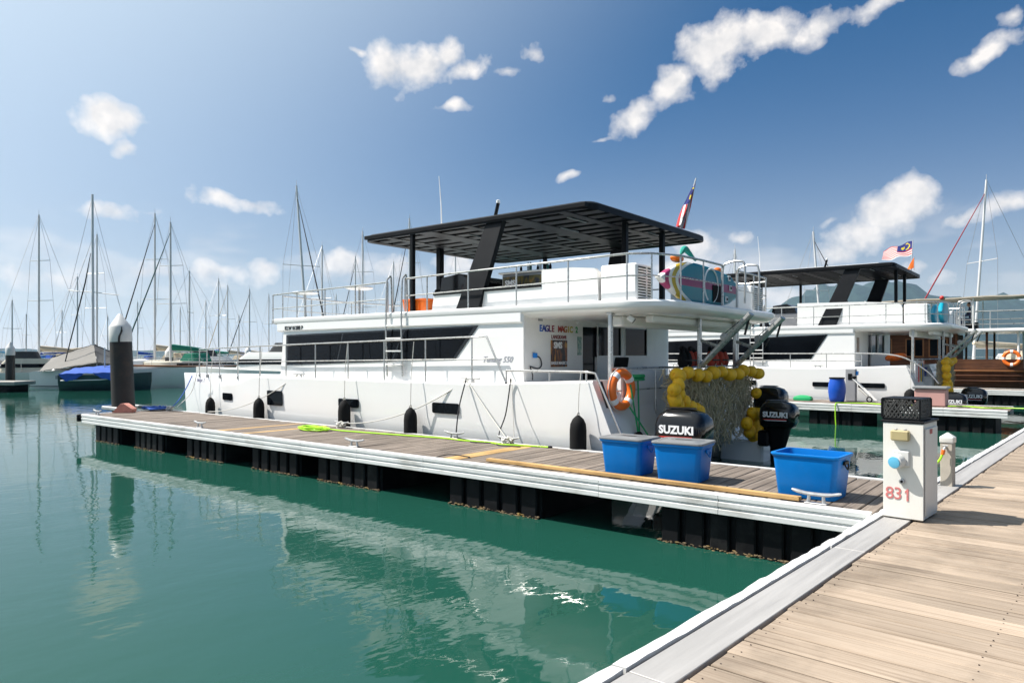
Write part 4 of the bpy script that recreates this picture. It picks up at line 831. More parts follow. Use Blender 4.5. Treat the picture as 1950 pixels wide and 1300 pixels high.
o = thing('pile_guide', 'steel guide bracket round the foot of the tall pile', 'bracket', (18.5, 1.32, DECK))
for n in (0.93, 1.71):
    m = MB(); m.bx(18.25, 19.3, n - 0.05, n + 0.05, DECK + 0.02, DECK + 0.12, 0.02); m.build('guide_arm', GALV, o)
m = MB(); m.bx(19.3, 19.4, 0.9, 1.75, DECK + 0.02, DECK + 0.12, 0.02); m.build('guide_bar', GALV, o)
o = thing('wedge_block', 'salmon pink wedge block lying at the foot of the tall pile', 'block', (17.95, 0.86, DECK))
m = MB(); m.poly([(18.15, 0.66, DECK + 0.006), (17.78, 0.98, DECK + 0.006), (17.76, 0.99, DECK + 0.10), (17.92, 0.86, DECK + 0.24), (17.98, 0.80, DECK + 0.24)], (0.16, 0.2, 0)); m.build('block_body', pm('faded pink foam', (0.52, 0.22, 0.17), 0.8, var=0.15, vs=8), o)
o = thing('blue_rope_heap', 'heap of bright blue rope by the tall pile', 'rope', (18.2, 1.85, DECK))
pts = []
for i in range(120): pts.append((18.2 + 0.35 * math.sin(i * 0.51) * math.cos(i * 0.031), 1.80 + 0.28 * math.cos(i * 0.47 + 0.4), DECK + 0.03 + 0.09 * abs(math.sin(i * 0.23)) * (1 - abs(math.sin(i * 0.51)) * 0.7)))
m = MB(); m.tube(pts, 0.02, 6); m.build('rope_loops', ROPEB, o)

# ------------------------------------------------------------------ fenders and mooring lines
def fender(label, s, n, zb, zt, r, ztie, boat2=False, tie_s=None):
    o = boat_thing('fender', label, 'fender', (s, n, zb), boat2, group='black cloth covered fenders')
    L = zt - zb; ts = s if tie_s is None else tie_s
    m = MB(); m.lathe([(0.02, 0.0), (r * 0.55, 0.015), (r * 0.92, 0.08), (r, 0.16), (r, L - 0.24), (r * 0.93, L - 0.14), (r * 0.66, L - 0.06), (r * 0.3, L - 0.015), (0.022, L)], (s, n, zb), seg=20); m.build('fender_body', BLACKR, o, smooth=60)
    m = MB(); m.tube([(s, n, zt - 0.01), (s, n + 0.02, (zt + ztie) / 2), (ts, n + 0.09, ztie)], 0.008, 6); m.build('lanyard', ROPEW, o)
    m = MB(); m.torus((s, n, zt + 0.02), 0.028, 0.009, (1, 0, 0), 12, 6); m.build('eye', ROPEW, o)
    return o
fender('small black fender at the bow end of the near catamaran', 16.46, 2.42, 0.12, 1.03, 0.125, 2.3)
fender('black fender second from the bow beside the tall square porthole', 13.88, 2.23, 0.1, 1.12, 0.13, 2.3)
fender('black fender hanging across the middle wide porthole', 10.63, 2.20, 0.1, 1.20, 0.13, 2.4)
fender('black fender left of the porthole nearest the stern', 8.62, 2.20, 0.1, 1.13, 0.13, 2.4)
fender('largest black fender at the stern end of the near catamaran', 4.76, 2.20, 0.08, 1.18, 0.135, 1.87)
fender('round black fender on the side of the second catamaran', 4.45, 2.2, 0.55, 1.05, 0.18, 1.9, True)
def line(name, label, pts, mat, r=0.011, sg=None):
    o = thing(name, label, 'rope', tuple(pts[0])); m = MB(); m.tube(sag(pts[0], pts[1], sg, 14) if sg is not None else smooth_path(pts, 6), r, 6); m.build('line', mat, o); return o
line('mooring_line', 'white line sagging from the bow cleat to the finger past two fenders', [(12.6, 2.40, 1.68), (15.9, 2.05, DECK + 0.06)], ROPEW, 0.010, 0.22)
line('mooring_line', 'white line sagging from the midship cleat to the hose end cleat', [(7.35, 2.40, 1.68), (10.4, 2.02, DECK + 0.09)], ROPEW, 0.011, 0.22)
line('mooring_line', 'black doubled line hanging from the midship deck cleat', [(7.28, 2.33, 1.72), (7.27, 2.12, 1.2), (7.25, 2.02, DECK + 0.1)], ROPEK, 0.014)
line('mooring_line', 'white spring line slanting from the midship cleat to the heaped cleat', [(7.3, 2.33, 1.72), (6.1, 2.02, DECK + 0.1)], ROPEW, 0.012, 0.02)
line('mooring_line', 'black cable hanging down the hull from the low stern rail', [(6.22, 2.30, 1.73), (6.27, 2.32, 1.5), (6.32, 2.28, 1.1), (6.36, 2.15, 0.75), (6.1, 2.05, DECK + 0.03)], ROPEK, 0.012)
line('mooring_line', 'pale line from the low stern rail to the rope heap', [(6.2, 2.30, 1.73), (5.95, 2.05, DECK + 0.08)], ROPEW, 0.009, 0.01)
line('mooring_line', 'blue line dropping from the bow to the outer cleat', [(18.3, 2.9, 1.6), (17.8, 2.05, DECK + 0.08)], ROPEB, 0.013, 0.12)
line('bow_line', 'pale line hanging down the bow of the near catamaran', [(17.7, 2.72, 1.68), (17.85, 2.62, 1.1), (17.7, 2.15, DECK + 0.1)], ROPEW, 0.010)

# ------------------------------------------------------------------ outboards
def outboard(label, s, n, z, k=1.0, boat2=False, txt=True, side=-1):
    o = boat_thing('outboard_motor', label, 'outboard motor', (s, n, 0), boat2, group='black outboard motors')
    def L(hx, hy, zz, sh=0.0, r=0.12): return [(s + (x + sh) * k, n + y * k, z + zz * k) for x, y in rrect(hx, hy, min(r, hx * .9, hy * .9), 5)]
    m = MB(); m.loft([L(0.30, 0.19, 0.0), L(0.36, 0.235, 0.05), L(0.385, 0.255, 0.16, -0.01), L(0.385, 0.255, 0.34, -0.02), L(0.365, 0.24, 0.44, -0.02), L(0.31, 0.20, 0.52, -0.01), L(0.22, 0.14, 0.565, 0.02), L(0.12, 0.07, 0.58, 0.03)]); cw = m.build('cowl', BLACKG, o, smooth=60)
    m = MB(); m.loft([L(0.24, 0.10, 0.582, 0.03, .08), L(0.20, 0.075, 0.60, 0.03, .06), L(0.10, 0.04, 0.605, 0.03, .03)]); m.build('air_scoop', BLACKG, cw)
    m = MB(); m.loft([L(0.26, 0.15, -0.001), L(0.22, 0.13, -0.18), L(0.16, 0.09, -0.45, 0.02), L(0.14, 0.07, -0.75, 0.03), L(0.12, 0.05, -1.05, 0.03)]); m.build('midsection', BLACKP, o, smooth=50)
    m = MB(); m.bx(s - 0.30 * k, s + 0.2 * k, n - 0.13 * k, n + 0.13 * k, z - 1.07 * k, z - 1.05 * k, 0.004); m.lathe([(0.01, -0.3), (0.07, -0.1), (0.075, 0.15), (0.03, 0.3)], (s, n, z - 1.3 * k), (1, 0, 0), 12); m.build('gearcase', BLACKP, o, kind='stuff')
    m = MB(); m.bx(s + 0.18 * k, s + 0.42 * k, n - 0.14 * k, n + 0.14 * k, z - 0.42 * k, z - 0.08 * k, 0.03); m.build('clamp_bracket', BLACKP, o)
    if txt:
        nn = n + side * 0.2565 * k
        text_mb('SUZUKI', 0.155 * k, (s - 0.01, nn, z + 0.29 * k), (-1, 0, 0), UP, 0.007, 0, 0.002).build('lettering', TEXTW, cw, smooth=0)
        m = MB(); m.poly([(s + 0.27 * k, nn, z + 0.196 * k), (s - 0.25 * k, nn, z + 0.205 * k), (s - 0.25 * k, nn, z + 0.188 * k), (s + 0.2 * k, nn, z + 0.18 * k)], (0, side * 0.003, 0)); m.build('red_stripe', REDM, cw)
        m = MB(); m.poly([(s + 0.24 * k, nn, z + 0.172 * k), (s - 0.25 * k, nn, z + 0.18 * k), (s - 0.25 * k, nn, z + 0.168 * k), (s + 0.15 * k, nn, z + 0.16 * k)], (0, side * 0.003, 0)); m.build('white_stripe', TEXTW, cw)
    return o
outboard('black outboard motor with white lettering behind the lidded blue boxes', 3.18, 2.68, 0.72, 1.05)
outboard('black outboard motor right of the yellow float net, nearer of two', 3.12, 6.85, 0.72, 0.9)
outboard('black outboard motor with raised head behind the one by the net', 3.5, 7.5, 1.02, 0.82, txt=False)
outboard('black outboard motor on the near side of the second catamaran stern', 3.35, 2.75, 0.42, 0.95, True)
outboard('black outboard motor on the far side of the second catamaran stern', 3.1, 5.6, 0.45, 1.0, True)

# ------------------------------------------------------------------ fishing nets with floats
def float_net(label, sp, n0, n1, ztop, zbot, floats, seed, boat2=False, strands=270):
    rnd = random.Random(seed); o = boat_thing('fishing_net', label, 'fishing net', (sp, (n0 + n1) / 2, ztop - 0.9), boat2, group='grey nets with yellow floats')
    m = MB()
    for i in range(strands):
        n = rnd.uniform(n0, n1); mid = 1 - abs((n - (n0 + n1) / 2) / ((n1 - n0) / 2)) ** 3; zb = ztop - (ztop - zbot) * (0.55 + 0.45 * mid) * rnd.uniform(0.6, 1.0); p = []; nn = n; K = 8
        for k in range(K + 1):
            nn += rnd.uniform(-0.11, 0.11); p.append((sp + rnd.uniform(-0.10, 0.13), nn, ztop + (zb - ztop) * k / K + rnd.uniform(-0.05, 0.05)))
        m.tube(smooth_path(p, 3), 0.0075, 4)
    for i in range(strands // 3):
        n = rnd.uniform(n0, n1); z = rnd.uniform(zbot + 0.3, ztop); p = []
        for k in range(7): p.append((sp + rnd.uniform(-0.12, 0.12), n + rnd.uniform(-0.05, 0.05) + 0.09 * (k - 3), z + 0.14 * math.sin(k * 1.9 + i)))
        m.tube(smooth_path(p, 3), 0.0075, 4)
    m.build('netting', NETM, o, kind='stuff')
    m = MB(); m.tube(smooth_path([(sp, n0 + (n1 - n0) * i / 9, ztop + 0.03 * math.sin(i * 2)) for i in range(10)], 4), 0.014, 6); m.build('head_rope', ROPEW, o)
    for (n, z, dn_, dz_, r, dsp) in floats:
        ax = Vector((rnd.uniform(-0.25, 0.25), dn_, dz_)).normalized(); L = r * 1.15
        m = MB(); m.lathe([(r * 0.2, -L * 0.86), (r * 0.22, -L * 0.96), (r * 0.62, -L * 0.93), (r * 0.9, -L * 0.62), (r, -L * 0.2), (r, L * 0.2), (r * 0.9, L * 0.62), (r * 0.62, L * 0.93), (r * 0.22, L * 0.96), (r * 0.2, L * 0.86)], (sp + dsp, n, z), ax, 14); m.build('float', YELLOW, o, smooth=60)
    return o
rnd = random.Random(8); FL = []
for i in range(11): FL.append((3.62 + i * 0.365, 1.80 + 0.04 * math.sin(i * 1.7), 1, rnd.uniform(-0.3, 0.3), rnd.uniform(0.105, 0.125), -0.14 - 0.05 * rnd.random()))
for n, z in ((3.42, 1.66), (3.35, 1.42), (3.52, 1.30), (3.62, 1.12), (3.85, 1.08), (4.05, 1.02), (4.35, 0.98), (4.3, 1.2), (3.55, 0.92), (3.75, 0.88), (4.0, 0.80), (4.25, 0.62), (3.4, 1.02), (3.72, 1.36), (4.15, 0.92), (3.95, 1.24), (4.45, 1.15), (3.3, 1.58), (3.48, 1.5), (3.9, 0.95), (4.5, 0.86)): FL.append((n, z, rnd.uniform(-1, 1), rnd.uniform(-1, 1), rnd.uniform(0.095, 0.12), -0.16 - 0.1 * rnd.random()))
for n, z in ((7.35, 1.35), (7.45, 1.1), (7.3, 0.92), (7.05, 0.72), (6.85, 0.60), (7.2, 0.58), (7.5, 0.66), (7.6, 0.85), (6.7, 0.78), (6.95, 0.95), (7.42, 0.45), (7.05, 0.45)): FL.append((n, z, rnd.uniform(-1, 1), rnd.uniform(-1, 1), 0.12, -0.12 - 0.1 * rnd.random()))
float_net('grey net with a row of yellow floats over the near catamaran stern rail', 3.86, 3.6, 7.4, 1.86, 0.32, FL, 3)
FL = []
for i in range(6): FL.append((4.2 + i * 0.4, 1.86 + 0.05 * math.sin(i * 1.7), 1, rnd.uniform(-0.3, 0.3), 0.12, -0.14))
for n, z in ((4.0, 1.65), (4.1, 1.42), (4.25, 1.2), (4.45, 1.12), (4.1, 1.02), (4.35, 0.95), (4.6, 0.92)): FL.append((n, z, rnd.uniform(-1, 1), rnd.uniform(-1, 1), 0.14, -0.2))
float_net('yellow float net over the second catamaran stern', 3.9, 4.2, 6.9, 1.88, 0.7, FL, 6, True, 200)

# ------------------------------------------------------------------ paddle boards
def board_mat(name, stripes):
    m = bpy.data.materials.new(name); m.use_nodes = True; t = m.node_tree; bs = t.nodes['Principled BSDF']; bs.inputs['Roughness'].default_value = 0.4
    tcd = nd(t, 'ShaderNodeTexCoord'); sp = nd(t, 'ShaderNodeSeparateXYZ'); t.links.new(tcd.outputs['Object'], sp.inputs[0])
    def M(op, a, b_=None, c=None):
        n = nd(t, 'ShaderNodeMath', operation=op)
        for i, x in enumerate((a, b_, c)):
            if x is None: continue
            if isinstance(x, (int, float)): n.inputs[i].default_value = x
            else: t.links.new(x, n.inputs[i])
        return n.outputs[0]
    col = None
    def layer(fac, c, prev):
        mx = nd(t, 'ShaderNodeMix', data_type='RGBA'); t.links.new(fac, mx.inputs['Factor']); mx.inputs['B'].default_value = c + (1,)
        if isinstance(prev, tuple): mx.inputs['A'].default_value = prev + (1,)
        else: t.links.new(prev, mx.inputs['A'])
        return mx.outputs['Result']
    X, Z = sp.outputs[1], sp.outputs[2]                       # along the board, up
    band = M('MULTIPLY', M('LESS_THAN', M('ABSOLUTE', M('SUBTRACT', Z, M('MULTIPLY', X, -0.0))), 0.075), 1.0)
    col = layer(band, (0.30, 0.03, 0.13), (0.0, 0.20, 0.26))
    ell = lambda x0, a, b_: M('ADD', M('POWER', M('DIVIDE', M('SUBTRACT', X, x0), a), 2.0), M('POWER', M('DIVIDE', Z, b_), 2.0))
    nose = M('LESS_THAN', X, 0.2)
    for x0, a, b_, c in ((0.55, 1.55, 0.42, (0.80, 0.78, 0.74)), (0.55, 1.66, 0.45, (0.52, 0.36, 0.01)), (0.55, 1.80, 0.485, (0.8, 0.78, 0.74)), (0.55, 1.90, 0.51, (0.36, 0.03, 0.12)), (0.55, 2.02, 0.54, (0.8, 0.78, 0.74))):
        f = M('MULTIPLY', M('GREATER_THAN', ell(x0, a, b_), 1.0), nose); col = layer(f, c, col)
    t.links.new(col, bs.inputs['Base Color']); return m
TURQ = pm('turquoise board', (0.0, 0.30, 0.42), 0.35, var=0.06)
def board_mb(n0, n1, s, zc, hw, th):
    m = MB(); K = 16; secs = []
    for side in (0, 1):
        lo = []
    L = n1 - n0
    def w(u): return hw * (max(0.0, 1 - (1 - min(u / 0.42, 1)) ** 2.0)) ** 0.95 if u < 0.42 else hw * (1 - 0.45 * ((u - 0.42) / 0.58) ** 2.2) if u < 0.97 else hw * 0.40
    us = [0.002, 0.01, 0.03, 0.06, 0.1, 0.16, 0.24, 0.34, 0.45, 0.58, 0.7, 0.82, 0.92, 0.97, 1.0]
    for u in us:
        h = max(0.012, w(u)); n = n0 + L * u; t2 = th / 2 * (0.75 + 0.25 * min(1, u / 0.1))
        secs.append([(s - t2 + 0.02, n, zc - h * 0.94), (s - t2, n, zc - h * 0.8), (s - t2, n, zc + h * 0.8), (s - t2 + 0.02, n, zc + h * 0.94), (s, n, zc + h), (s + t2 - 0.02, n, zc + h * 0.94), (s + t2, n, zc + h * 0.8), (s + t2, n, zc - h * 0.8), (s + t2 - 0.02, n, zc - h * 0.94), (s, n, zc - h)])
    m.loft(secs); return m
def paddle_board(label, n0, n1, s, hw, mat, boat2=False, fins=True, num=False):
    zc = 3.025 + hw; o = boat_thing('paddle_board', label, 'paddle board', (s, (n0 + n1) / 2, zc), boat2, group='inflatable boards on the aft upper decks')
    if boat2: o.location.z = 3.025 * 1.045 + hw
    m = board_mb(n0, n1, s, zc, hw, 0.14); m.build('board_body', mat, o, smooth=50)
    if fins:
        m = MB(); m.bx(s - 0.086, s - 0.071, n0 + (n1 - n0) * 0.62, n0 + (n1 - n0) * 0.76, zc - 0.28, zc + 0.02, 0.004); m.build('deck_pad', BLACKR, o)
        for u, dz in ((0.86, 0.20), (0.88, 0.02), (0.82, -0.2)):
            m = MB(); m.bx(s - 0.088, s - 0.071, n0 + (n1 - n0) * u - 0.06, n0 + (n1 - n0) * u + 0.06, zc + dz - 0.05, zc + dz + 0.05, 0.012); ft = m.build('fin_box', TEXTW, o)
            m = MB(); m.bx(s - 0.096, s - 0.086, n0 + (n1 - n0) * u - 0.032, n0 + (n1 - n0) * u + 0.032, zc + dz - 0.026, zc + dz + 0.026, 0.004); m.build('slot', BLACKP, ft)
    if num:
        m = MB(); m.torus((s - 0.073, n0 + (n1 - n0) * 0.60, zc), 0.30, 0.018, (1, 0, 0), 26, 6, R(20), R(330)); m.build('ring_mark', TEXTW, o)
    return o
paddle_board('teal board with pink and yellow striped nose on the near upper deck', 2.95, 6.15, 3.74, 0.36, board_mat('striped board print', True), num=True)
paddle_board('plain teal board behind the striped one on the near upper deck', 3.5, 6.5, 3.92, 0.34, TURQ, fins=False)
paddle_board('turquoise board standing on the second catamaran upper deck, front one', 3.0, 4.6, 3.75, 0.37, TURQ, True, fins=False)
paddle_board('turquoise board leaning farther back on the second catamaran upper deck', 4.6, 6.6, 4.2, 0.37, TURQ, True, fins=False)
o = boat_thing('pool_float', 'orange and green rolled beach toys on top of the striped board', 'toy', (3.82, 4.2, 3.74))
m = MB(); m.ball((3.84, 3.85, 3.78), 0.09, 0.20, 0.07); m.build('orange_roll', ORANGE, o)
m = MB(); m.tube(smooth_path([(3.82, 3.95, 3.86), (3.80, 4.05, 3.97), (3.82, 4.25, 3.93), (3.82, 4.55, 3.82)], 4), [0.015, 0.03, 0.045, 0.05, 0.05, 0.05, 0.05, 0.05, 0.045, 0.04, 0.03, 0.025, 0.02], 8); m.build('green_roll', pm('sea green fabric', (0.02, 0.33, 0.26), 0.7), o)
m = MB(); m.ball((3.82, 5.55, 3.70), 0.08, 0.16, 0.09); m.build('orange_ball', ORANGE, o)
o = boat_thing('pool_float', 'red and green beach toy on top of the turquoise board', 'toy', (3.75, 3.5, 3.78), True)
m = MB(); m.ball((3.75, 3.45, 3.82), 0.07, 0.10, 0.07); m.build('red_ball', REDM, o)
m = MB(); m.ball((3.75, 3.66, 3.82), 0.07, 0.12, 0.06); m.build('green_ball', GREENP, o)

# ------------------------------------------------------------------ flags
FM = [pm('flag red', (0.55, 0.03, 0.03), 0.8), pm('flag white', (0.75, 0.73, 0.70), 0.8), pm('flag blue', (0.02, 0.025, 0.16), 0.8), pm('flag yellow', (0.65, 0.5, 0.02), 0.8)]
def national_flag(label, pole0, pole1, hoist, fly_vec, wave, boat2=False, fold=0.0, droop=False):
    o = boat_thing('flag', label, 'flag', tuple(pole0), boat2)
    m = MB(); m.tube([pole0, pole1], 0.014, 8); m.build('flagpole', STEEL, o)
    A = Vector(pole1); hv = (Vector(pole0) - A).normalized(); NU, NV = 26, 14; vs = []; fs = []; mi = []
    fv = Vector(fly_vec); side = Vector((1, 0, 0)) if abs(fv.x) < 0.5 * fv.length else Vector((0, 1, 0))
    for j in range(NV + 1):
        for i in range(NU + 1):
            u, v = i / NU, j / NV
            p = A + hv * (0.02 + hoist * v * (1 - fold * u)) + fv * u + side * (wave * math.sin(u * 8 + v * 2.2) * (0.3 + u)) + fv.cross(side).normalized() * (wave * 0.6 * math.sin(u * 11 + v * 3))
            if droop:
                p = Vector((5.06, 7.26, 5.86)).lerp(Vector((5.08, 6.62, 4.84)), u) + Vector((0.0, 0.36 * (0.12 + u ** 0.8), 0.05)) * (v - 0.5) + Vector((1, 0, 0)) * (0.05 * math.sin(v * 12 + u * 3) * (0.4 + u)) + Vector((0, 0, 0.05 * math.sin(v * 7) * u))
            vs.append(tuple(p))
    for j in range(NV):
        for i in range(NU):
            a = j * (NU + 1) + i; fs.append((a, a + 1, a + NU + 2, a + NU + 1)); u, v = (i + .5) / NU, (j + .5) / NV
            k = j % 2
            if u < 0.5 and v < 8 / 14:
                k = 2; du, dv = (u - 0.18) * 2.0, v - 0.29
                r1 = math.hypot(du, dv); r2 = math.hypot((u - 0.21) * 2.0, dv); r3 = math.hypot((u - 0.33) * 2.0, dv)
                if (r1 < 0.2 and r2 > 0.16) or r3 < 0.11: k = 3
            mi.append(k)
    mm = MB(); mm.add(vs, fs); c = mm.build('cloth', FM[0], o, smooth=60)
    for q in FM[1:]: c.data.materials.append(q)
    for p, k in zip(c.data.polygons, mi): p.material_index = k
    return o
national_flag('striped red and white flag drooping from the pole on the near hardtop', (5.06, 6.62, 4.78), (5.06, 7.34, 6.0), 0.52, (0.05, -0.34, -0.78), 0.03, fold=0.45, droop=True)
national_flag('striped flag with blue corner flying out above the second catamaran', (5.1, 6.3, 5.0), (5.1, 6.62, 6.15), 0.55, (0.95, -0.25, -0.30), 0.05, True, 0.25)
o = boat_thing('pennant', 'small plain orange flag below the striped flag on the second catamaran', 'flag', (5.0, 6.25, 5.0), True)
m = MB(); m.tube([(5.0, 6.25, 5.0), (5.0, 6.3, 5.5)], 0.01, 6); m.build('staff', STEEL, o)
m = MB(); m.loft([[(5.0, 6.3, 5.47), (5.02, 6.3, 5.47), (5.02, 6.29, 5.1), (5.0, 6.29, 5.1)], [(5.1, 6.27, 5.28), (5.12, 6.27, 5.28), (5.13, 6.25, 5.06), (5.11, 6.25, 5.06)], [(5.2, 6.3, 5.1), (5.21, 6.3, 5.1), (5.22, 6.3, 5.05), (5.21, 6.3, 5.05)]]); m.build('cloth', ORANGE, o)

# ------------------------------------------------------------------ small things on the near catamaran
o = boat_thing('orange_crate', 'bright orange plastic crate behind the front post of the hardtop', 'crate', (9.5, 3.35, 3.024)); FRAME[o.name] = ('L', Vector((0, 0, 0)))
m = tub(MB(), 0.36, 0.24, 0.30, 0.1); m.build('tub', ORANGE, o, smooth=50)
for i, sx in enumerate((-0.18, 0.0, 0.18)):
    m = MB(); m.bx(sx - 0.008, sx + 0.008, -0.262, -0.225, 0.05, 0.27, 0.003); m.build('rib', ORANGE, o)
def deck_table(label, s, n):
    o = boat_thing('deck_table', label, 'table', (s, n, 3.02), group='white tables on the forward upper deck')
    m = MB(); m.lathe([(0.05, 0.56), (0.24, 0.575), (0.30, 0.595), (0.31, 0.61), (0.30, 0.625), (0.02, 0.64)], (s, n, 3.02), seg=26); m.build('table_top', GEL, o)
    m = MB(); m.tube([(s, n, 3.03), (s, n, 3.59)], 0.028, 10); m.build('leg', STEEL, o)
    m = MB(); m.lathe([(0.16, 0), (0.16, 0.012), (0.04, 0.03)], (s, n, 3.02), seg=20); m.build('foot', GALV, o)
deck_table('white round table at the front of the near upper deck', 13.05, 2.95)
deck_table('white round table closer to the ladder on the near upper deck', 11.05, 2.95)
o = boat_thing('lifebuoy', 'orange lifebuoy with white bands on the near catamaran stern rail', 'lifebuoy', (4.33, 2.83, 1.58))
m = MB(); m.torus((4.33, 2.83, 1.58), 0.27, 0.072, (1, 0.1, 0), 36, 12); m.build('ring', ORANGE, o, smooth=70)
for a in (45, 135, 225, 315):
    m = MB(); m.torus((4.33, 2.83, 1.58), 0.27, 0.076, (1, 0.1, 0), 5, 12, R(a - 9), R(a + 9)); m.build('band', TEXTW, o)
m = MB(); m.torus((4.33, 2.83, 1.58), 0.355, 0.008, (1, 0.1, 0), 30, 6); m.build('grab_line', ROPEW, o)
def broom(label, a, b_, head):
    o = boat_thing('deck_brush', label, 'brush', tuple(a), group='green handled brushes at the stern')
    m = MB(); m.tube([a, b_], 0.014, 8); m.build('handle', GREENP, o); a, b_ = Vector(a), Vector(b_)
    if head:
        m = MB(); m.bx(b_.x - 0.03, b_.x + 0.03, b_.y - 0.20, b_.y + 0.20, b_.z - 0.01, b_.z + 0.03, 0.01); m.build('head_block', GREENP, o)
        m = MB(); m.bx(b_.x - 0.035, b_.x + 0.035, b_.y - 0.21, b_.y + 0.21, b_.z + 0.032, b_.z + 0.10, 0.02); m.build('bristles', GREENP, o)
    else:
        m = MB(); m.torus((a.x, a.y, a.z - 0.12), 0.13, 0.012, (1, 0.2, 0.1), 22, 6); hp = m.build('hoop', BLACKP, o)
        m = MB(); m.lathe([(0.128, 0), (0.11, 0.08), (0.06, 0.16), (0.01, 0.18)], (a.x, a.y, a.z - 0.12), (1, 0.2, 0.1), 16); m.build('net_bag', BLACKR, o)
    return o
broom('green deck brush standing head up beside the lifebuoy', (4.25, 3.30, 0.62), (4.27, 3.27, 1.72), True)
broom('green handled landing net leaning at the stern beside the brush', (4.2, 3.15, 0.86), (4.25, 2.98, 1.66), False)
broom('green handled scoop slanting low behind the lidded boxes', (4.1, 3.32, 0.80), (4.2, 2.86, 1.30), False)
def life_jacket(label, s, n, z, c):
    o = boat_thing('life_jacket', label, 'life jacket', (s, n, z), group='life jackets piled at the stern')
    for d in (-0.1, 0.1):
        m = MB(); m.loft([[(s + x, n + d + y, z + zz) for x, y in rrect(hx, hy, 0.03, 3)] for hx, hy, zz in ((0.05, 0.07, 0.0), (0.07, 0.085, 0.05), (0.07, 0.08, 0.16), (0.05, 0.06, 0.24), (0.03, 0.04, 0.28))]); m.build('chest_panel', c, o)
    m = MB(); m.tube(smooth_path([(s, n - 0.1, z + 0.26), (s + 0.05, n, z + 0.34), (s, n + 0.1, z + 0.26)], 5), 0.04, 8); m.build('collar', BLACKR, o)
    m = MB(); m.bx(s - 0.09, s - 0.075, n - 0.17, n + 0.17, z + 0.10, z + 0.13); m.build('strap', BLACKP, o)
JK = pm('red life jacket cloth', (0.42, 0.045, 0.02), 0.8, var=0.15)
life_jacket('red and black life jacket on the stern rail left of the first davit post', 4.1, 4.72, 1.93, BLACKR)
life_jacket('red life jacket against the first davit post', 4.1, 5.05, 1.93, JK)
life_jacket('red life jacket between the two davit posts', 4.1, 5.95, 1.93, JK)
life_jacket('red life jacket against the second davit post', 4.1, 6.45, 1.93, JK)
o = boat_thing('deck_chair', 'black folding chair in the near catamaran cockpit', 'chair', (5.2, 4.7, 1.3))
m = MB(); m.bx(5.0, 5.4, 4.45, 4.95, 1.66, 1.70, 0.015); m.build('seat', BLACKR, o)
m = MB(); m.bx(5.40, 5.44, 4.45, 4.95, 1.72, 2.1, 0.015, rot=Matrix.Rotation(R(-10), 3, 'Y')); m.build('backrest', BLACKR, o)
for ds, dn_ in ((5.02, 4.47), (5.02, 4.93), (5.38, 4.47), (5.38, 4.93)):
    m = MB(); m.tube([(ds, dn_, 1.302), (ds, dn_, 1.67)], 0.014, 6); m.build('leg', GALV, o)
o = boat_thing('bar_bottles', 'cluster of bottles and glasses on the flybridge counter', 'bottles', (6.9, 3.95, 3.776))
for i in range(7):
    s = 6.55 + 0.12 * i; m = MB(); m.lathe([(0.025, 0), (0.027, 0.10 + 0.02 * (i % 3)), (0.011, 0.15 + 0.02 * (i % 3)), (0.011, 0.19 + 0.02 * (i % 3))], (s, 3.95 + 0.08 * (i % 2), 3.776), seg=10); m.build('bottle', [GLASS, pm('green glass', (0.01, 0.12, 0.08), 0.1), TEXTW][i % 3], o)

# ------------------------------------------------------------------ second finger and second catamaran oddments
o = thing('plastic_barrel', 'blue plastic barrel with black lid on the far finger', 'barrel', (4.62, 17.1, DECK))
BARB = pm('barrel blue', (0.006, 0.07, 0.42), 0.35, var=0.06)
m = MB(); m.lathe([(0.19, 0.005), (0.215, 0.02), (0.24, 0.15), (0.262, 0.32), (0.265, 0.42), (0.25, 0.58), (0.22, 0.70), (0.215, 0.74)], (4.62, 17.1, DECK), seg=28); m.build('barrel_body', BARB, o, smooth=60)
m = MB(); m.lathe([(0.225, 0.741), (0.235, 0.75), (0.235, 0.785), (0.19, 0.79)], (4.62, 17.1, DECK), seg=28); m.build('lid', BLACKP, o)
o = thing('dock_box', 'faded pink dock box with grey lid on the far finger', 'dock box', (1.95, 17.0, DECK))
m = MB(); m.bx(1.55, 2.35, 16.65, 17.25, DECK + 0.006, DECK + 0.50, 0.02); m.build('box_body', pm('faded pink paint', (0.50, 0.28, 0.25), 0.6, var=0.08), o)
m = MB(); m.bx(1.50, 2.40, 16.60, 17.30, DECK + 0.505, DECK + 0.58, 0.02); m.build('lid', GREYL, o)
o = thing('power_pedestal', 'grey power box with blue plugs beside the blue barrel', 'power pedestal', (4.35, 17.75, DECK))
m = MB(); m.bx(4.2, 4.5, 17.65, 17.9, DECK + 0.006, DECK + 1.05, 0.015); m.build('cabinet', GREYP, o)
m = MB(); m.bx(4.14, 4.2, 17.7, 17.85, DECK + 0.85, DECK + 0.98, 0.01); m.build('plug', pm('blue plug', (0.01, 0.2, 0.62), 0.4), o)
m = MB(); m.bx(4.3, 4.42, 17.636, 17.651, DECK + 0.7, DECK + 0.9, 0.004); m.build('socket', BLACKP, o)
o = thing('folded_trolley', 'white folded trolley leaning by the blue barrel on the far finger', 'trolley', (3.9, 17.5, DECK))
for d in (0.0, 0.18):
    m = MB(); m.tube([(4.25, 17.5 + d, DECK + 0.75), (3.55, 17.4 + d, DECK + 0.06)], 0.018, 8); m.build('side_tube', GEL2, o)
m = MB(); m.bx(3.75, 4.1, 17.42, 17.62, DECK + 0.28, DECK + 0.33, 0.01, rot=Matrix.Rotation(R(-42), 3, 'Y')); m.build('folded_seat', ROPEW, o)
m = MB(); m.torus((3.75, 17.5, DECK + 0.09), 0.075, 0.02, (0, 1, 0), 16, 6); m.build('wheel', BLACKR, o)
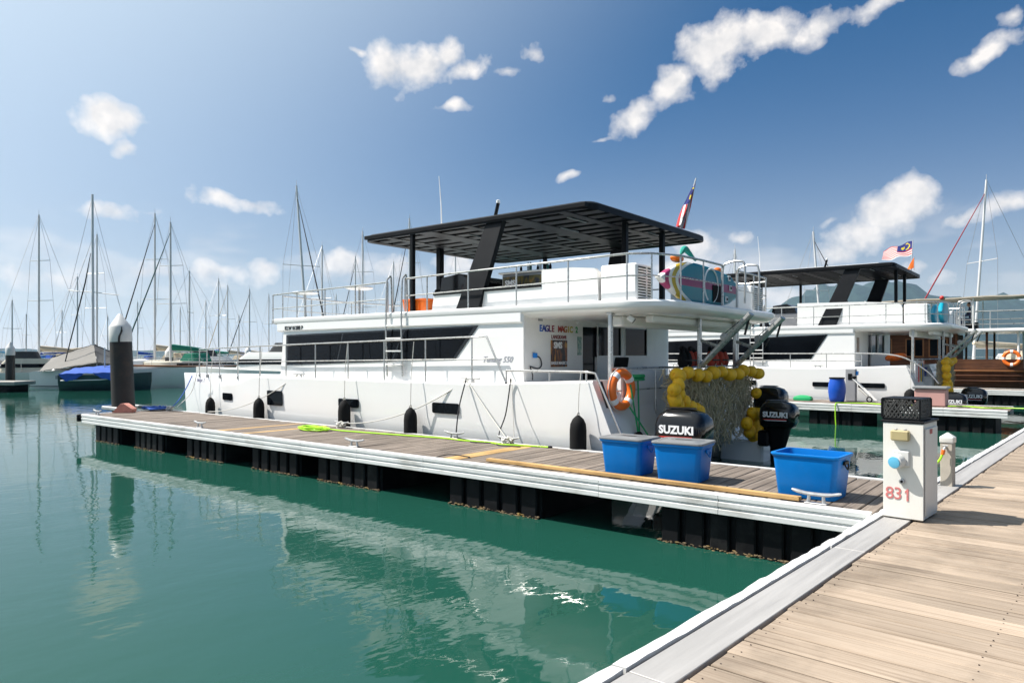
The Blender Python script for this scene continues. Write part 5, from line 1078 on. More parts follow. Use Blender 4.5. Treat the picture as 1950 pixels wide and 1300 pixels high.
m = MB(); m.ball((4.22, 17.55, DECK + 0.78), 0.08, 0.1, 0.05); m.build('black_bag', BLACKR, o)
o = thing('garden_hose', 'lime green hose lying on the far finger and hanging over its edge', 'hose', (4.0, 16.5, DECK))
m = MB(); m.tube(smooth_path([(2.4, 16.75, DECK + 0.02), (3.0, 16.4, DECK + 0.02), (3.6, 16.6, DECK + 0.02), (4.2, 16.3, DECK + 0.02), (4.35, 15.93, DECK + 0.03), (4.36, 15.88, DECK - 0.15), (4.35, 15.86, 0.2), (4.33, 15.86, -0.1)], 6), 0.017, 6); m.build('hose_line', HOSE, o)
o = thing('garden_hose', 'lime green hose lying along the walkway end of the far finger', 'hose', (0.8, 16.8, DECK))
m = MB(); m.tube(smooth_path([(1.5, 16.7, DECK + 0.02), (1.0, 16.9, DECK + 0.02), (0.6, 16.6, DECK + 0.02), (0.2, 16.85, DECK + 0.02), (-0.3, 16.8, DECK + 0.03)], 6), 0.017, 6); m.build('hose_line', HOSE, o)
o = thing('green_bag', 'small green bag on the far finger behind the outboards', 'bag', (5.7, 17.2, DECK))
m = MB(); m.loft([[(5.7 + x, 17.2 + y, DECK + 0.006 + z) for x, y in rrect(hx, hy, 0.05, 3)] for hx, hy, z in ((0.28, 0.14, 0), (0.30, 0.15, 0.06), (0.26, 0.12, 0.13), (0.1, 0.05, 0.17))]); m.build('bag_body', GREENP, o)
o = boat_thing('barbecue_cabinet', 'black cabinet with a steel rail on the second catamaran upper deck', 'cabinet', (4.6, 3.2, 3.03), True); o.location.z = 3.03 * 1.045
m = MB(); m.bx(4.15, 5.1, 3.1, 3.6, 3.03, 3.40, 0.015); m.build('cabinet_body', BLACKP, o)
m = MB(); m.bx(4.12, 5.13, 3.07, 3.63, 3.405, 3.62, 0.03); m.build('hood', BLACKG, o)
m = MB(); m.tube([(4.25, 3.05, 3.42), (5.0, 3.05, 3.42)], 0.012, 8); m.build('towel_rail', STEEL, o)
for s in (4.45, 4.75):
    m = MB(); m.ball((s, 3.09, 3.2), 0.02); m.build('knob', STEEL, o)
o = boat_thing('lifebuoy', 'half hidden orange lifebuoy in the second catamaran cockpit', 'lifebuoy', (5.2, 4.1, 2.0), True)
m = MB(); m.torus((5.2, 4.1, 1.98), 0.27, 0.07, (0.2, 0.2, 1), 30, 10); m.build('ring', ORANGE, o, smooth=70)
def swim_gear(label, s, n, c):
    o = boat_thing('snorkel_fin', label, 'swim fin', (s, n, 1.3), True, group='swim fins and poles hung on the second catamaran stern')
    m = MB(); m.poly([(s, n - 0.07, 1.20), (s, n + 0.07, 1.20), (s, n + 0.05, 1.62), (s, n + 0.03, 1.80), (s, n - 0.03, 1.80), (s, n - 0.05, 1.62)], (0.02, 0, 0)); m.build('blade', c, o)
swim_gear('pink swim fin hung at the second catamaran stern', 4.38, 3.35, pm('pink plastic', (0.65, 0.12, 0.12), 0.5))
swim_gear('yellow swim fin hung at the second catamaran stern', 4.38, 3.85, pm('yellow plastic', (0.6, 0.42, 0.03), 0.5))
swim_gear('blue swim fin hung at the second catamaran stern', 4.38, 4.05, pm('blue fin', (0.05, 0.16, 0.4), 0.5))
o = boat_thing('blue_crate', 'blue tub in the second catamaran cockpit beside the net', 'crate', (4.7, 4.95, 1.3), True); FRAME[o.name] = ('L', Vector((0, 0, 0)))
m = tub(MB(), 0.3, 0.24, 0.36, 0.1); m.build('tub', BARB, o, smooth=50)

# ------------------------------------------------------------------ boats across the basin
def ahead_thing(name, label, cat, d, r, h, group=None):
    o = thing(name, label, cat, tuple(AH(d, r)), 'W', HEAD + R(h), group); FRAME[o.name] = ('L', Vector((0, 0, 0))); return o
ALU = pm('mast aluminium', (0.62, 0.61, 0.60), 0.4, 0.15, var=0.05)
WHITEH = pm('painted hull white', (0.70, 0.69, 0.66), 0.35, var=0.05, vs=1, dirt=(0.5, 0.47, 0.4), dscale=1, damt=0.3)
CREAM = pm('painted hull cream', (0.55, 0.50, 0.40), 0.45, var=0.08, vs=1)
NAVY = pm('painted hull dark green', (0.02, 0.05, 0.055), 0.35, var=0.15)
TEALH = pm('painted hull teal', (0.16, 0.32, 0.33), 0.4, var=0.1)
CANV_G = pm('green canvas', (0.0, 0.16, 0.10), 0.8, var=0.15, vs=6)
CANV_B = pm('blue canvas', (0.01, 0.07, 0.36), 0.75, var=0.2, vs=5)
CANV_C = pm('cream canvas', (0.45, 0.38, 0.28), 0.85, var=0.12, vs=6)
CANV_K = pm('charcoal canvas', (0.035, 0.037, 0.04), 0.85, var=0.2, vs=6)
TARP = pm('grey shade cloth', (0.19, 0.18, 0.165), 0.9, var=0.1, vs=3)
TEAK = pm('varnished rail', (0.25, 0.10, 0.03), 0.45, var=0.15)
def yacht_hull(m, L, B, fb):
    secs = []
    for u in (0, 0.06, 0.2, 0.4, 0.6, 0.75, 0.88, 0.96, 1.0):
        x = -L / 2 + L * u; w = B / 2 * (0.72 + 0.28 * min(1, u / 0.3)) * (1 if u < 0.5 else max(0.02, 1 - ((u - 0.5) / 0.5) ** 2.2)); f = fb * (1 + 0.28 * max(0, u - 0.4) ** 1.2)
        ov = 0.10 * L * max(0, (u - 0.85) / 0.15) * 0.5
        secs.append([(x + ov * 0, w, f), (x, w * 0.95, f * 0.5), (x - ov * 0.3, w * 0.75, 0), (x - ov * 0.6, w * 0.2, -0.4), (x - ov * 0.6, -w * 0.2, -0.4), (x - ov * 0.3, -w * 0.75, 0), (x, -w * 0.95, f * 0.5), (x, -w, f)])
    m.loft(secs); return m
def sailboat(label, d, r, h, L, H, hull, cover, jib=None, rake=0.0, rake_side=0.0, sp=2, trim=None, cabin=WHITEH, mast2=None):
    o = ahead_thing('sailing_yacht', label, 'sailing yacht', d, r, h, 'sailing yachts moored across the basin')
    o.location -= (RGT * math.cos(R(h)) + FWD * math.sin(R(h))) * 0.06 * L      # the mast, not the middle, stands at the given spot
    B = L * 0.3; fb = 0.095 * L + 0.2
    m = yacht_hull(MB(), L, B, fb); hl = m.build('hull', hull, o, smooth=50)
    m = MB(); m.loft([[(x, y, z) for x, y in rrect(L * a, B * 0.3 * b_, B * 0.12, 4)] for a, b_, z in ((0.22, 1.0, fb * 0.9), (0.215, 0.95, fb + 0.35), (0.2, 0.85, fb + 0.42))]); cb = m.build('coachroof', cabin, o)
    for sd in (-1, 1):
        m = MB(); m.bx(-L * 0.14, L * 0.12, sd * B * 0.29, sd * B * 0.302, fb + 0.12, fb + 0.26); m.build('cabin_window', GLASS, cb)
    if trim:
        m = MB(); K = 10
        for sd in (-1, 1): m.tube([(-L / 2 + L * u, sd * B / 2 * (0.72 + 0.28 * min(1, u / 0.3)) * (1 if u < 0.5 else max(0.02, 1 - ((u - 0.5) / 0.5) ** 2.2)) * 1.01, fb * (1 + 0.28 * max(0, u - 0.4) ** 1.2)) for u in [i / 20 for i in range(21)]], 0.06, 6)
        m.build('rubbing_strake', trim, hl, kind='stuff')
    mx = 0.06 * L; top = Vector((mx + rake, rake_side, H)); foot = Vector((mx, 0, fb + 0.3))
    m = MB(); m.tube([foot, foot.lerp(top, 0.6), top], [0.085, 0.08, 0.06], 8); ms = m.build('mast', ALU, o)
    m = MB(); m.tube([top, top + Vector((0, 0, 0.35))], 0.012, 5); m.build('masthead_aerial', ALU, ms)
    for k in range(sp):
        q = foot.lerp(top, 0.42 + 0.27 * k if sp == 2 else 0.55); w = B * (0.34 - 0.07 * k)
        m = MB(); m.tube([q + Vector((-0.1, -w, 0.02)), q, q + Vector((-0.1, w, 0.02))], 0.028, 6); m.build('spreader', ALU, ms)
    bow = Vector((L * 0.48, 0, fb * 1.15)); stern = Vector((-L * 0.49, 0, fb))
    for sd in (-1, 1):
        q = foot.lerp(top, 0.69 if sp == 2 else 0.55) + Vector((-0.1, sd * B * (0.27 if sp == 2 else 0.34), 0.02))
        m = MB(); m.tube([top * 0.99, q, Vector((mx - 0.2, sd * B * 0.47, fb))], 0.011, 4); m.build('shroud', GALV, ms)
    m = MB(); m.tube([top, stern], 0.011, 4); m.build('backstay', GALV, ms)
    if jib is not None:
        a = bow + Vector((0, 0, 0.4)); b_ = foot.lerp(top, 0.93); m = MB(); m.tube([a, a.lerp(b_, 0.15), a.lerp(b_, 0.6), b_], [0.03, 0.05, 0.04, 0.02], 7); m.build('furled_jib', jib, o)
    else:
        m = MB(); m.tube([top, bow], 0.011, 4); m.build('forestay', GALV, ms)
    bz = fb + 1.15; m = MB(); m.tube([(mx - 0.1, 0, bz), (mx - L * 0.36, 0, bz + 0.05)], 0.06, 8); bo = m.build('boom', ALU, o)
    m = MB(); m.tube([(mx - 0.02, 0, bz + 0.35), (mx - 0.3, 0, bz + 0.24), (mx - L * 0.2, 0, bz + 0.17), (mx - L * 0.36, 0, bz + 0.10)], [0.12, 0.24, 0.18, 0.08], 8); m.build('sail_cover', cover, bo)
    m = MB(); m.loft([[(-L * 0.24, B * 0.28, fb + 0.4), (-L * 0.24, B * 0.2, fb + 1.0), (-L * 0.24, -B * 0.2, fb + 1.0), (-L * 0.24, -B * 0.28, fb + 0.4)], [(-L * 0.14, B * 0.28, fb + 0.4), (-L * 0.15, B * 0.18, fb + 0.95), (-L * 0.15, -B * 0.18, fb + 0.95), (-L * 0.14, -B * 0.28, fb + 0.4)]]); m.build('spray_hood', cover, o)
    for sd in (-1, 1):
        m = MB(); zt = fb + 0.6
        for k in range(7): x = -L * 0.45 + L * 0.13 * k; w = sd * B * 0.47 * (1 if k < 4 else 1 - ((k - 3) / 4) ** 2 * 0.8); m.tube([(x, w, fb * 1.02), (x, w, zt)], 0.014, 5)
        m.tube([(-L * 0.45 + L * 0.13 * k, sd * B * 0.47 * (1 if k < 4 else 1 - ((k - 3) / 4) ** 2 * 0.8), zt) for k in range(7)], 0.012, 5); m.build('guard_rail', STEEL, o, kind='stuff')
    return o
sailboat('tall masted yacht farthest left but one, with cream cover behind the low dock', 55, -36.3, 259, 11, 12.9, WHITEH, CANV_C, sp=2)
sailboat('small yacht with the short mast at the far left edge', 75, -52.3, 140, 8, 7.9, WHITEH, CANV_B, sp=1)
sailboat('yacht whose mast rises just right of the tallest left mast', 62, -35.9, 75, 11, 12.6, WHITEH, CANV_C, sp=2)
sailboat('distant yacht with the mast left of the tallest one', 80, -48.5, 60, 10, 10.9, WHITEH, CANV_B, sp=1)
sailboat('cream yacht with two thin masts right of the tall pile', 56, -27.9, 265, 12, 13.2, CREAM, CANV_C, CANV_K, rake=0.0, sp=2, cabin=CREAM)
sailboat('cream yacht with varnished rail and green sail covers by the pile', 51, -24.3, 259, 11.5, 11.6, WHITEH, CANV_G, pm('dark green furled sail', (0.0, 0.05, 0.05), 0.8), trim=TEAK, cabin=CREAM)
sailboat('yacht with green sail cover behind the bow rail', 66, -29.7, 190, 9.5, 9.9, TEALH, CANV_G, sp=1)
sailboat('distant yacht with slim mast, left of three behind the foredeck', 85, -34.8, 80, 10, 11.2, WHITEH, CANV_B, sp=1)
sailboat('distant yacht with slim mast, middle of three behind the foredeck', 90, -35.7, 255, 10, 10.9, CREAM, CANV_C, CANV_C, sp=1)
sailboat('distant yacht with slim mast, right of three behind the foredeck', 80, -29.3, 252, 9, 9.5, WHITEH, CANV_C, CANV_K, sp=1)
sailboat('tall yacht with black furled jib behind the near catamaran bow', 48, -13.6, -58, 12, 13.4, WHITEH, CANV_K, CANV_K, rake=-0.1, rake_side=-0.8, sp=1)
sailboat('yacht with a plain mast behind the front upper deck rail', 60, -15.9, 70, 10, 11.3, WHITEH, CANV_B, sp=1)
sailboat('yacht with dark jib behind the white deck tables', 70, -15.3, 254, 10, 11.8, WHITEH, CANV_C, CANV_K, sp=1)
sailboat('yacht with white mast rising beside the front edge of the hardtop', 60, -12.5, 95, 11, 12.5, WHITEH, CANV_B, sp=2)
sailboat('distant yacht with thin mast left of the deck ladder', 75, -12.4, 60, 10, 11.9, WHITEH, CANV_C, sp=1)
sailboat('yacht with white mast and dark jib behind the front hardtop post', 58, -8.3, 254, 11, 13.2, WHITEH, CANV_B, CANV_K, sp=2)
sailboat('yacht with white mast behind the near boat flybridge console', 62, -4.9, 95, 10, 11.3, WHITEH, CANV_C, CANV_K, sp=1, rake=-0.4)
sailboat('yacht with short white mast between the two catamarans', 46, 14.3, 85, 9, 8.9, WHITEH, CANV_B, sp=1)
sailboat('yacht with white mast behind the second catamaran hardtop', 50, 21.7, -68, 11, 10.9, WHITEH, CANV_C, CANV_K, rake=-0.9, sp=1)
sailboat('large yacht with thick white mast and red furled jib at the right', 46, 29.6, 185, 13, 13.4, WHITEH, CANV_C, pm('red furled sail', (0.28, 0.02, 0.03), 0.8), rake=-0.9, sp=1)

# more distant masts
for lab, d, px, yt, h, cv in (('far yacht with a thin mast left of the pale covered catamaran', 105, 50, 598, 250, CANV_B), ('far yacht with a thin mast behind the grey shade cloth', 110, 118, 590, 80, CANV_C), ('far yacht with a thin mast left of the tall pile', 100, 205, 600, 100, CANV_C),
        ('far yacht with a thin mast right of the tall pile', 110, 262, 575, 255, CANV_B), ('far yacht with a thin mast above the green covers', 105, 343, 585, 95, CANV_G), ('far yacht with a thin mast over the bow rail', 100, 392, 572, 85, CANV_C), ('far yacht with a thin mast left of the saloon front', 105, 455, 600, 250, CANV_B), ('far yacht with a thin mast at the front corner of the upper deck', 110, 512, 560, 95, CANV_C), ('far yacht with a thin mast between the deck tables', 105, 640, 560, 80, CANV_B)):
    sailboat(lab, d, (px - 975) / 1365 * d, h, 9, 2.14 + (676 - yt) * d / 1365, WHITEH, cv, sp=1)

# catamaran under a grey shade cloth
def cloth_sheet(c4, sagv, n=8, th=0.02):
    a, b_, c, d = [Vector(p) for p in c4]; vs = []; fs = []
    for j in range(n + 1):
        for i in range(n + 1):
            u, v = i / n, j / n; p = (a * (1 - u) + b_ * u) * (1 - v) + (d * (1 - u) + c * u) * v; vs.append(p - Vector((0, 0, sagv * 16 * u * (1 - u) * v * (1 - v) + 0.02 * math.sin(i * 2.1 + j))))
    for j in range(n):
        for i in range(n): q = j * (n + 1) + i; fs.append((q, q + 1, q + n + 2, q + n + 1))
    k = len(vs); vs2 = vs + [p - Vector((0, 0, th)) for p in vs]; fs2 = fs + [tuple(x + k for x in reversed(f)) for f in fs]
    edge = list(range(n + 1)) + [(n + 1) * r_ + n for r_ in range(1, n + 1)] + [(n + 1) * n + i for i in range(n - 1, -1, -1)] + [(n + 1) * r_ for r_ in range(n - 1, 0, -1)]
    for i in range(len(edge)): a2, b2 = edge[i], edge[(i + 1) % len(edge)]; fs2.append((a2, b2, b2 + k, a2 + k))
    m = MB(); m.add(vs2, fs2); return m
o = ahead_thing('sailing_catamaran', 'white sailing catamaran under a big grey shade cloth at left', 'catamaran', 47, -28.75, 0)
for y in (0.2, 4.6):
    m = MB(); secs = []
    for x, w, f in ((-2.5, 0.8, 1.02), (-2.2, 0.85, 1.1), (1.5, 0.9, 1.15), (4.5, 0.75, 1.2), (6.5, 0.4, 1.3), (8, 0.06, 1.35)): secs.append([(x, y + w, f), (x, y + w * 0.95, 0), (x, y, -0.4), (x, y - w * 0.95, 0), (x, y - w, f)])
    m.loft(secs); hh = m.build('hull', WHITEH, o, smooth=40)
    m = MB(); m.bx(-0.75, -0.45, y - 0.90, y - 0.86, 0.6, 0.82); m.build('hatch', GREYP, hh)
    m = MB(); m.bx(-2.45, 0.9, y - 0.9, y - 0.855, 0.12, 0.16); m.build('boot_stripe', NAVY, hh)
m = MB(); m.bx(-2.0, 4.5, 0.8, 4.2, 0.75, 1.25, 0.1); br = m.build('bridge_deck', WHITEH, o)
m = MB(); m.loft([[(1.2 + x, 2.4 + y_, z) for x, y_ in rrect(hx, hy, 0.5, 4)] for hx, hy, z in ((2.2, 1.7, 1.26), (2.0, 1.6, 1.75), (1.7, 1.4, 1.88))]); m.build('cabin', WHITEH, o)
m = MB(); m.tube([(0.42, 1.5, 1.3), (0.36, 1.5, 13.0)], [0.10, 0.075], 8); ms = m.build('mast', ALU, o)
m = MB(); m.tube([(-1.2, 1.4, 6.5), (0.38, 1.5, 6.4), (2.1, 1.6, 6.2)], 0.03, 6); m.build('spreader', ALU, ms)
for sd in (-1, 1):
    m = MB(); m.tube([(0.36, 1.5, 12.8), (0.38 + sd * 1.6, 1.5, 6.4), (0.4 + sd * 2.9, 1.5, 1.2)], 0.012, 4); m.build('shroud', GALV, ms)
m = MB(); m.tube([(0.36, 1.5, 10.0), (-3.4, 2.5, 1.2)], 0.012, 4); m.build('backstay', GALV, ms)
m = MB(); m.tube([(-0.7, 0.2, 1.6), (0.05, 1.2, 7.0), (0.3, 1.4, 9.0)], [0.035, 0.045, 0.02], 7); m.build('furled_jib', CANV_K, o)
cloth_sheet([(-2.4, 1.5, 1.95), (0.44, 1.5, 2.85), (2.1, -1.0, 1.65), (-1.6, -1.0, 1.12)], 0.10).build('shade_cloth', TARP, o, smooth=70)
cloth_sheet([(0.44, 1.52, 2.87), (2.4, 1.4, 2.15), (2.9, -0.9, 1.6), (2.15, -0.98, 1.66)], 0.08).build('shade_cloth', CANV_K, o, smooth=70)
cloth_sheet([(-2.5, 1.6, 2.0), (0.42, 1.6, 2.9), (0.4, 3.6, 2.3), (-2.2, 3.6, 1.7)], 0.08).build('shade_cloth', CANV_K, o, smooth=70)
for x, y, z in ((-2.3, 1.5, 1.9), (2.3, 1.4, 2.1), (2.05, -0.9, 1.62), (-1.5, -0.6, 1.15)):
    m = MB(); m.tube([(x, y, 0.9), (x, y, z)], 0.025, 6); m.build('awning_pole', ALU, o)

o = ahead_thing('covered_yacht', 'dark hulled yacht draped with bright blue tarpaulin left of the tall pile', 'yacht', 44.2, -24.9, 10)
m = yacht_hull(MB(), 5.0, 2.4, 0.95); m.build('hull', NAVY, o, smooth=50)
cloth_sheet([(-2.3, -1.24, 1.02), (1.2, -1.20, 1.10), (1.0, 0.6, 1.6), (-2.1, 0.6, 1.35)], -0.05, 12).build('tarpaulin', CANV_B, o, smooth=70)
cloth_sheet([(-2.3, -1.26, 1.03), (-0.9, -1.27, 1.06), (-1.3, -1.32, 0.72), (-1.9, -1.32, 0.6)], 0.02, 6).build('tarpaulin_skirt', CANV_B, o, smooth=70)
cloth_sheet([(-0.4, -1.27, 1.08), (1.2, -1.23, 1.11), (0.9, -1.32, 0.58), (0.0, -1.33, 0.82)], 0.02, 6).build('tarpaulin_skirt', CANV_B, o, smooth=70)
m = MB(); m.tube([(-0.2, 0, 0.9), (-0.2, 0, 2.6)], 0.04, 8); m.build('stub_pole', ALU, o)
m = MB(); m.tube([(-2.2, -1.2, 0.62), (0, -1.25, 0.66), (1.2, -1.12, 0.78)], 0.035, 6); m.build('rubbing_strake', WHITEH, o)

def motor_boat(label, d, r, h, L, hull, top, stripe=None):
    o = ahead_thing('motor_boat', label, 'motor boat', d, r, h, 'motor boats moored across the basin'); B = L * 0.32; fb = 0.1 * L + 0.25
    m = yacht_hull(MB(), L, B, fb); m.build('hull', hull, o, smooth=50)
    m = MB(); m.loft([[(x - 0.05 * L, y, z) for x, y in rrect(L * a, B * b_, 0.25, 4)] for a, b_, z in ((0.27, 0.38, fb * 0.9), (0.24, 0.36, fb + 0.7), (0.2, 0.32, fb + 1.0))]); cb = m.build('cabin', top, o)
    m = MB(); m.loft([[(x - 0.05 * L, y, z) for x, y in rrect(L * a, B * b_, 0.25, 4)] for a, b_, z in ((0.258, 0.375, fb + 0.35), (0.249, 0.37, fb + 0.62))]); m.build('window_band', GLASS, cb)
    m = MB(); m.loft([[(x - 0.08 * L, y, z) for x, y in rrect(L * a, B * b_, 0.2, 4)] for a, b_, z in ((0.13, 0.25, fb + 1.0), (0.10, 0.22, fb + 1.5))]); m.build('windscreen', CANV_K, o)
    for k in range(4):
        m = MB(); m.tube([(-L * 0.4 + 0.1 * L * k, -B * 0.4, fb), (-L * 0.4 + 0.1 * L * k, -B * 0.4, fb + 0.9)], 0.02, 6); m.build('stanchion', STEEL, o)
    return o
motor_boat('white motor cruiser with dark windscreen just beyond the near bow rail', 39, -12.4, 170, 10.5, WHITEH, WHITEH)
motor_boat('pale motor boat between the piles behind the bow rail', 58, -24.3, 30, 8, TEALH, WHITEH)
motor_boat('small white motor boat behind the tall masted yacht at left', 52, -34.6, 20, 6.5, WHITEH, CREAM)
motor_boat('white motor boat seen through the brown boat at the right edge', 52, 36.6, 60, 10, WHITEH, WHITEH)
motor_boat('white motor cruiser behind the second catamaran foredeck', 50, 11.0, 170, 11, WHITEH, WHITEH)
# blue canopy over a small boat at left
o = ahead_thing('canopy_boat', 'small boat with a bright blue canopy between the left piles', 'boat', 57, -39.2, 160)
m = yacht_hull(MB(), 6, 2.1, 0.8); m.build('hull', CREAM, o, smooth=50)
cloth_sheet([(-1.6, -1.1, 1.9), (1.6, -1.1, 2.1), (1.6, 1.1, 2.5), (-1.6, 1.1, 2.3)], -0.08).build('canopy', pm('bright blue canvas', (0.01, 0.25, 0.55), 0.7), o, smooth=70)
for x in (-1.5, 1.5):
    for y in (-1.0, 1.0):
        m = MB(); m.tube([(x, y, 0.7), (x, y, 2.1 + y * 0.15)], 0.025, 6); m.build('canopy_pole', ALU, o)

CONC = pm('dock concrete', (0.33, 0.31, 0.28), 0.85, var=0.15, vs=2, dirt=(0.15, 0.13, 0.11), dscale=1.5)
def far_dock(label, d, r, h, L, W):
    o = ahead_thing('floating_dock', label, 'floating dock', d, r, h, 'low floating docks across the basin')
    m = MB(); m.bx(-L / 2, L / 2, -W / 2, W / 2, 0.40, 0.62, 0.03); m.build('deck', CONC, o)
    k = int(L / 3)
    for i in range(k):
        x = -L / 2 + L * (i + 0.5) / k; m = MB(); m.bx(x - 1.1, x + 1.1, -W / 2 + 0.05, W / 2 - 0.05, -0.3, 0.398, 0.03); m.build('float', FLOATM, o)
    return o
far_dock('low concrete dock end at the far left edge', 42, -31.6, 3, 6, 2.0)
far_dock('low dock in front of the cream yachts right of the tall pile', 50.5, -24.4, 8, 6, 1.8)
far_dock('low dock behind the covered catamaran', 60, -36, 6, 18, 1.8)
far_dock('long low dock behind the near catamaran foredeck', 66, -20, 0, 34, 2.0)
rock = thing('breakwater', 'long dark rock breakwater behind the moored yachts', 'breakwater', tuple(AH(100, -50)), 'W', HEAD); FRAME[rock.name] = ('L', Vector((0, 0, 0)))
m = MB(); rr = random.Random(2); secs = []
for i in range(90):
    x = -70 + i * 1.75; secs.append([(x, -3 + rr.uniform(-0.5, 0.5), -0.5), (x + rr.uniform(-.3, .3), -1.8 + rr.uniform(-0.4, 0.4), 0.8 + rr.uniform(-0.25, 0.25)), (x, -0.9, 1.5 + rr.uniform(-0.15, 0.12)), (x, 1.2, 1.5 + rr.uniform(-0.15, 0.12)), (x, 3, -0.5)])
m.loft(secs); m.build('rock_bank', pm('dark rock', (0.035, 0.034, 0.035), 0.9, var=0.5, vs=1.2, bump=0.5, bs=3), rock, smooth=10)

# ------------------------------------------------------------------ brown wooden boat at the right
o = thing('wooden_boat', 'brown timber passenger boat with white deck roof at the right', 'boat', (7, 34, 0))
BN = 32.0
secs = []
for s, w, f, dz in ((0.2, 0.7, 1.5, 0), (0.8, 0.95, 1.5, 0), (4, 1.0, 1.4, 0), (9, 1.0, 1.45, 0), (13, 0.75, 1.7, 0), (15.5, 0.1, 2.1, 0)): secs.append([(s, 34 - 2 * w, f), (s, 34 - 1.95 * w, 0.8), (s, 34 - 1.6 * w, 0), (s, 34, -0.6), (s, 34 + 1.6 * w, 0), (s, 34 + 1.95 * w, 0.8), (s, 34 + 2 * w, f)])
m = MB(); m.loft(secs); hl = m.build('hull', BROWNW, o, smooth=50)
for z in (0.95, 1.2, 1.42):
    m = MB(); m.tube([(0.4, 32.22, z), (0.9, 32.04, z), (4, 31.98, z - 0.02), (9, 31.98, z), (12.8, 32.5, z + 0.15)], 0.035, 6); m.build('rubbing_strake', TEAK if z > 1.3 else BROWNW, hl)
m = MB(); m.bx(3.2, 12, 32.5, 35.5, 1.4, 3.15); cb = m.build('deckhouse', BROWNW, o)
for s0 in (3.5, 4.5, 5.9, 7.0, 8.3, 9.5, 10.6):
    m = MB(); m.bx(s0, s0 + 0.8, 32.47, 32.498, 2.05, 2.95); wf = m.build('window', TEAK, cb)
    m = MB(); m.bx(s0 + 0.06, s0 + 0.38, 32.455, 32.469, 2.1, 2.9); m.build('pane', GLASS, wf)
    m = MB(); m.bx(s0 + 0.42, s0 + 0.74, 32.455, 32.469, 2.1, 2.9); m.build('pane', GLASS, wf)
m = MB(); m.bx(0.3, 12.6, 31.85, 36.1, 3.2, 3.36, 0.05); m.build('deck_roof', GEL, o)
for s in (0.7, 1.9, 3.1):
    for n in (32.15, 35.8):
        m = MB(); m.tube([(s, n, 1.45), (s, n, 3.2)], 0.05, 8); m.build('roof_post', GEL2 if s < 1.5 else BROWNW, o)
m = MB(); m.bx(0.5, 3.15, 32.1, 32.2, 1.45, 1.95); m.build('bulwark', BROWNW, o)
tops = [(0.4 + 1.35 * i, 31.95) for i in range(9)]
add_railing(o, [(s, n, 3.36) for s, n in tops], [(s, n, 4.16) for s, n in tops], [(s, n, 3.78) for s, n in tops], None, r=0.03, pr=0.025)
m = MB(); m.tube([(s, n, 3.56) for s, n in tops], 0.018, 6); m.build('lower_rail', STEEL, o)
cloth_sheet([(0.0, 31.7, 4.86), (7.2, 31.7, 4.80), (7.2, 36.2, 4.95), (0.0, 36.2, 5.0)], 0.10, 8, 0.05).build('awning', pm('cream awning', (0.58, 0.50, 0.40), 0.8, var=0.1), o, smooth=70)
for s in (0.2, 2.4, 4.7, 7.0):
    for n in (31.85, 36.0):
        m = MB(); m.tube([(s, n, 3.36), (s, n, 4.85)], 0.03, 6); m.build('awning_pole', GEL2, o)
m = MB(); m.bx(3.0, 4.0, 32.6, 33.4, 3.37, 4.05, 0.04); m.build('helm_box', GEL, o)
m = MB(); m.bx(4.4, 6.6, 33.0, 33.6, 3.37, 3.72, 0.03); m.build('bench', TEAK, o)
o = thing('lifebuoy', 'orange lifebuoy with white bands hung on the brown boat', 'lifebuoy', (0.95, 32.0, 1.95))
m = MB(); m.torus((0.95, 32.02, 2.0), 0.30, 0.08, (0, 1, 0), 30, 10); m.build('ring', ORANGE, o, smooth=70)
for a in (0, 90, 180, 270):
    m = MB(); m.torus((0.95, 32.02, 2.0), 0.30, 0.085, (0, 1, 0), 5, 10, R(a - 10), R(a + 10)); m.build('band', TEXTW, o)
# seated person on the upper deck of the brown boat
pr = thing('person', 'seated person in dark navy clothes on the brown boat upper deck', 'person', (2.55, 32.9, 3.37)); FRAME[pr.name] = ('L', Vector((0, 0, 0)))
pr.rotation_euler = (0, 0, PHI + R(200))
NV = pm('navy clothing', (0.02, 0.03, 0.08), 0.85, var=0.2, vs=12); SKIN = pm('skin', (0.35, 0.19, 0.12), 0.55); HAIR = pm('black hair', (0.012, 0.010, 0.009), 0.6)
J = [(0, 0, 0.46), (0.02, 0, 0.66), (0.06, 0, 0.86), (0.09, 0, 0.97), (0.11, 0, 1.06),
     (0.07, 0.17, 0.90), (0.18, 0.22, 0.66), (0.40, 0.14, 0.66), (0.07, -0.17, 0.90), (0.18, -0.22, 0.66), (0.40, -0.14, 0.64),
     (0.02, 0.09, 0.44), (0.42, 0.12, 0.48), (0.44, 0.12, 0.08), (0.56, 0.12, 0.05), (0.02, -0.09, 0.44), (0.42, -0.12, 0.48), (0.44, -0.12, 0.08), (0.56, -0.12, 0.05)]
E_ = [(0, 1), (1, 2), (2, 3), (3, 4), (2, 5), (5, 6), (6, 7), (2, 8), (8, 9), (9, 10), (0, 11), (11, 12), (12, 13), (13, 14), (0, 15), (15, 16), (16, 17), (17, 18)]
RAD = [0.15, 0.13, 0.14, 0.06, 0.055, 0.065, 0.05, 0.035, 0.065, 0.05, 0.035, 0.09, 0.07, 0.05, 0.04, 0.09, 0.07, 0.05, 0.04]
me = bpy.data.meshes.new('body'); me.from_pydata(J, E_, []); bo_ = bpy.data.objects.new('body', me); C.objects.link(bo_); bo_.parent = pr
md = bo_.modifiers.new('skin', 'SKIN'); sv = me.skin_vertices[0].data
for i, r_ in enumerate(RAD): sv[i].radius = (r_, r_)
sv[0].use_root = True
bo_.modifiers.new('smooth', 'SUBSURF').render_levels = 2; me.materials.append(NV)
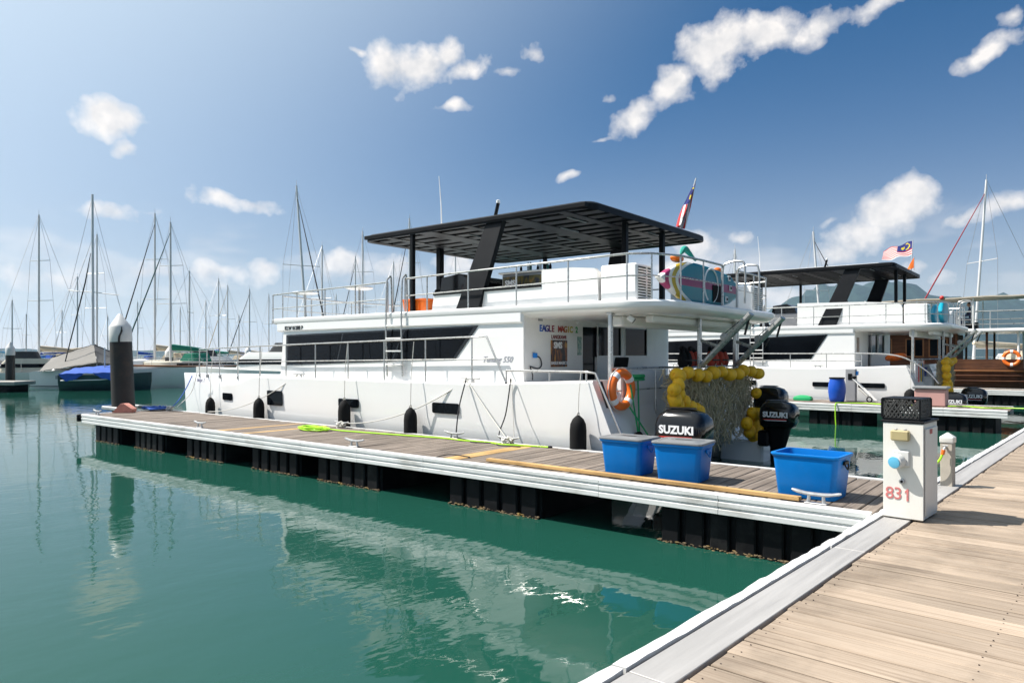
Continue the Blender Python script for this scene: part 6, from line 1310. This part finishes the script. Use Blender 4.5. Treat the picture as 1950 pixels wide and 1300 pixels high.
m = MB(); m.ball((0.13, 0, 1.17), 0.085, 0.075, 0.115, 14, 10); m.ball((0.215, 0, 1.155), 0.018, 0.014, 0.022, 8, 6); m.ball((0.12, 0.078, 1.16), 0.015, 0.012, 0.03, 6, 5); m.ball((0.12, -0.078, 1.16), 0.015, 0.012, 0.03, 6, 5); m.build('head', SKIN, pr, kind='stuff')
m = MB(); m.ball((0.11, 0, 1.205), 0.092, 0.082, 0.095, 12, 8); m.build('hair', HAIR, pr)
for sd in (1, -1):
    m = MB(); c = Vector((0.40, 0.14 * sd, 0.65)); m.ball(c + Vector((0.04, 0, 0)), 0.045, 0.04, 0.018, 8, 6)
    for q in range(4): m.tube([c + Vector((0.07, (-0.024 + 0.016 * q), 0)), c + Vector((0.12 - 0.008 * abs(q - 1.5), -0.026 + 0.017 * q, -0.008)), c + Vector((0.145 - 0.012 * abs(q - 1.5), -0.026 + 0.017 * q, -0.03))], 0.008, 5)
    m.tube([c + Vector((0.02, -0.03 * sd, 0)), c + Vector((0.06, -0.06 * sd, 0.0)), c + Vector((0.085, -0.06 * sd, -0.01))], 0.009, 5); m.build('hand', SKIN, pr, kind='stuff')
m = MB(); m.bx(-0.25, 0.25, -0.25, 0.25, 0.0, 0.33, 0.02); 
o = thing('deck_stool', 'low dark stool under the seated person on the brown boat', 'stool', (2.55, 32.9, 3.362)); FRAME[o.name] = ('L', Vector((0, 0, 0))); m.build('stool_body', BLACKP, o)

# ------------------------------------------------------------------ haze
hm = bpy.data.materials.new('haze'); hm.use_nodes = True; t = hm.node_tree; t.nodes.clear()
pv = nd(t, 'ShaderNodeVolumePrincipled'); pv.inputs['Color'].default_value = (0.42, 0.69, 1.0, 1); pv.inputs['Density'].default_value = 0.000075; pv.inputs['Anisotropy'].default_value = 0.2
ho = nd(t, 'ShaderNodeOutputMaterial'); t.links.new(pv.outputs[0], ho.inputs['Volume'])
m = MB(); m.bx(-8300, 8300, -8300, 8300, -3.5, 372); hz_o = m.build('haze', hm, None, smooth=0); setp(hz_o, kind='stuff')
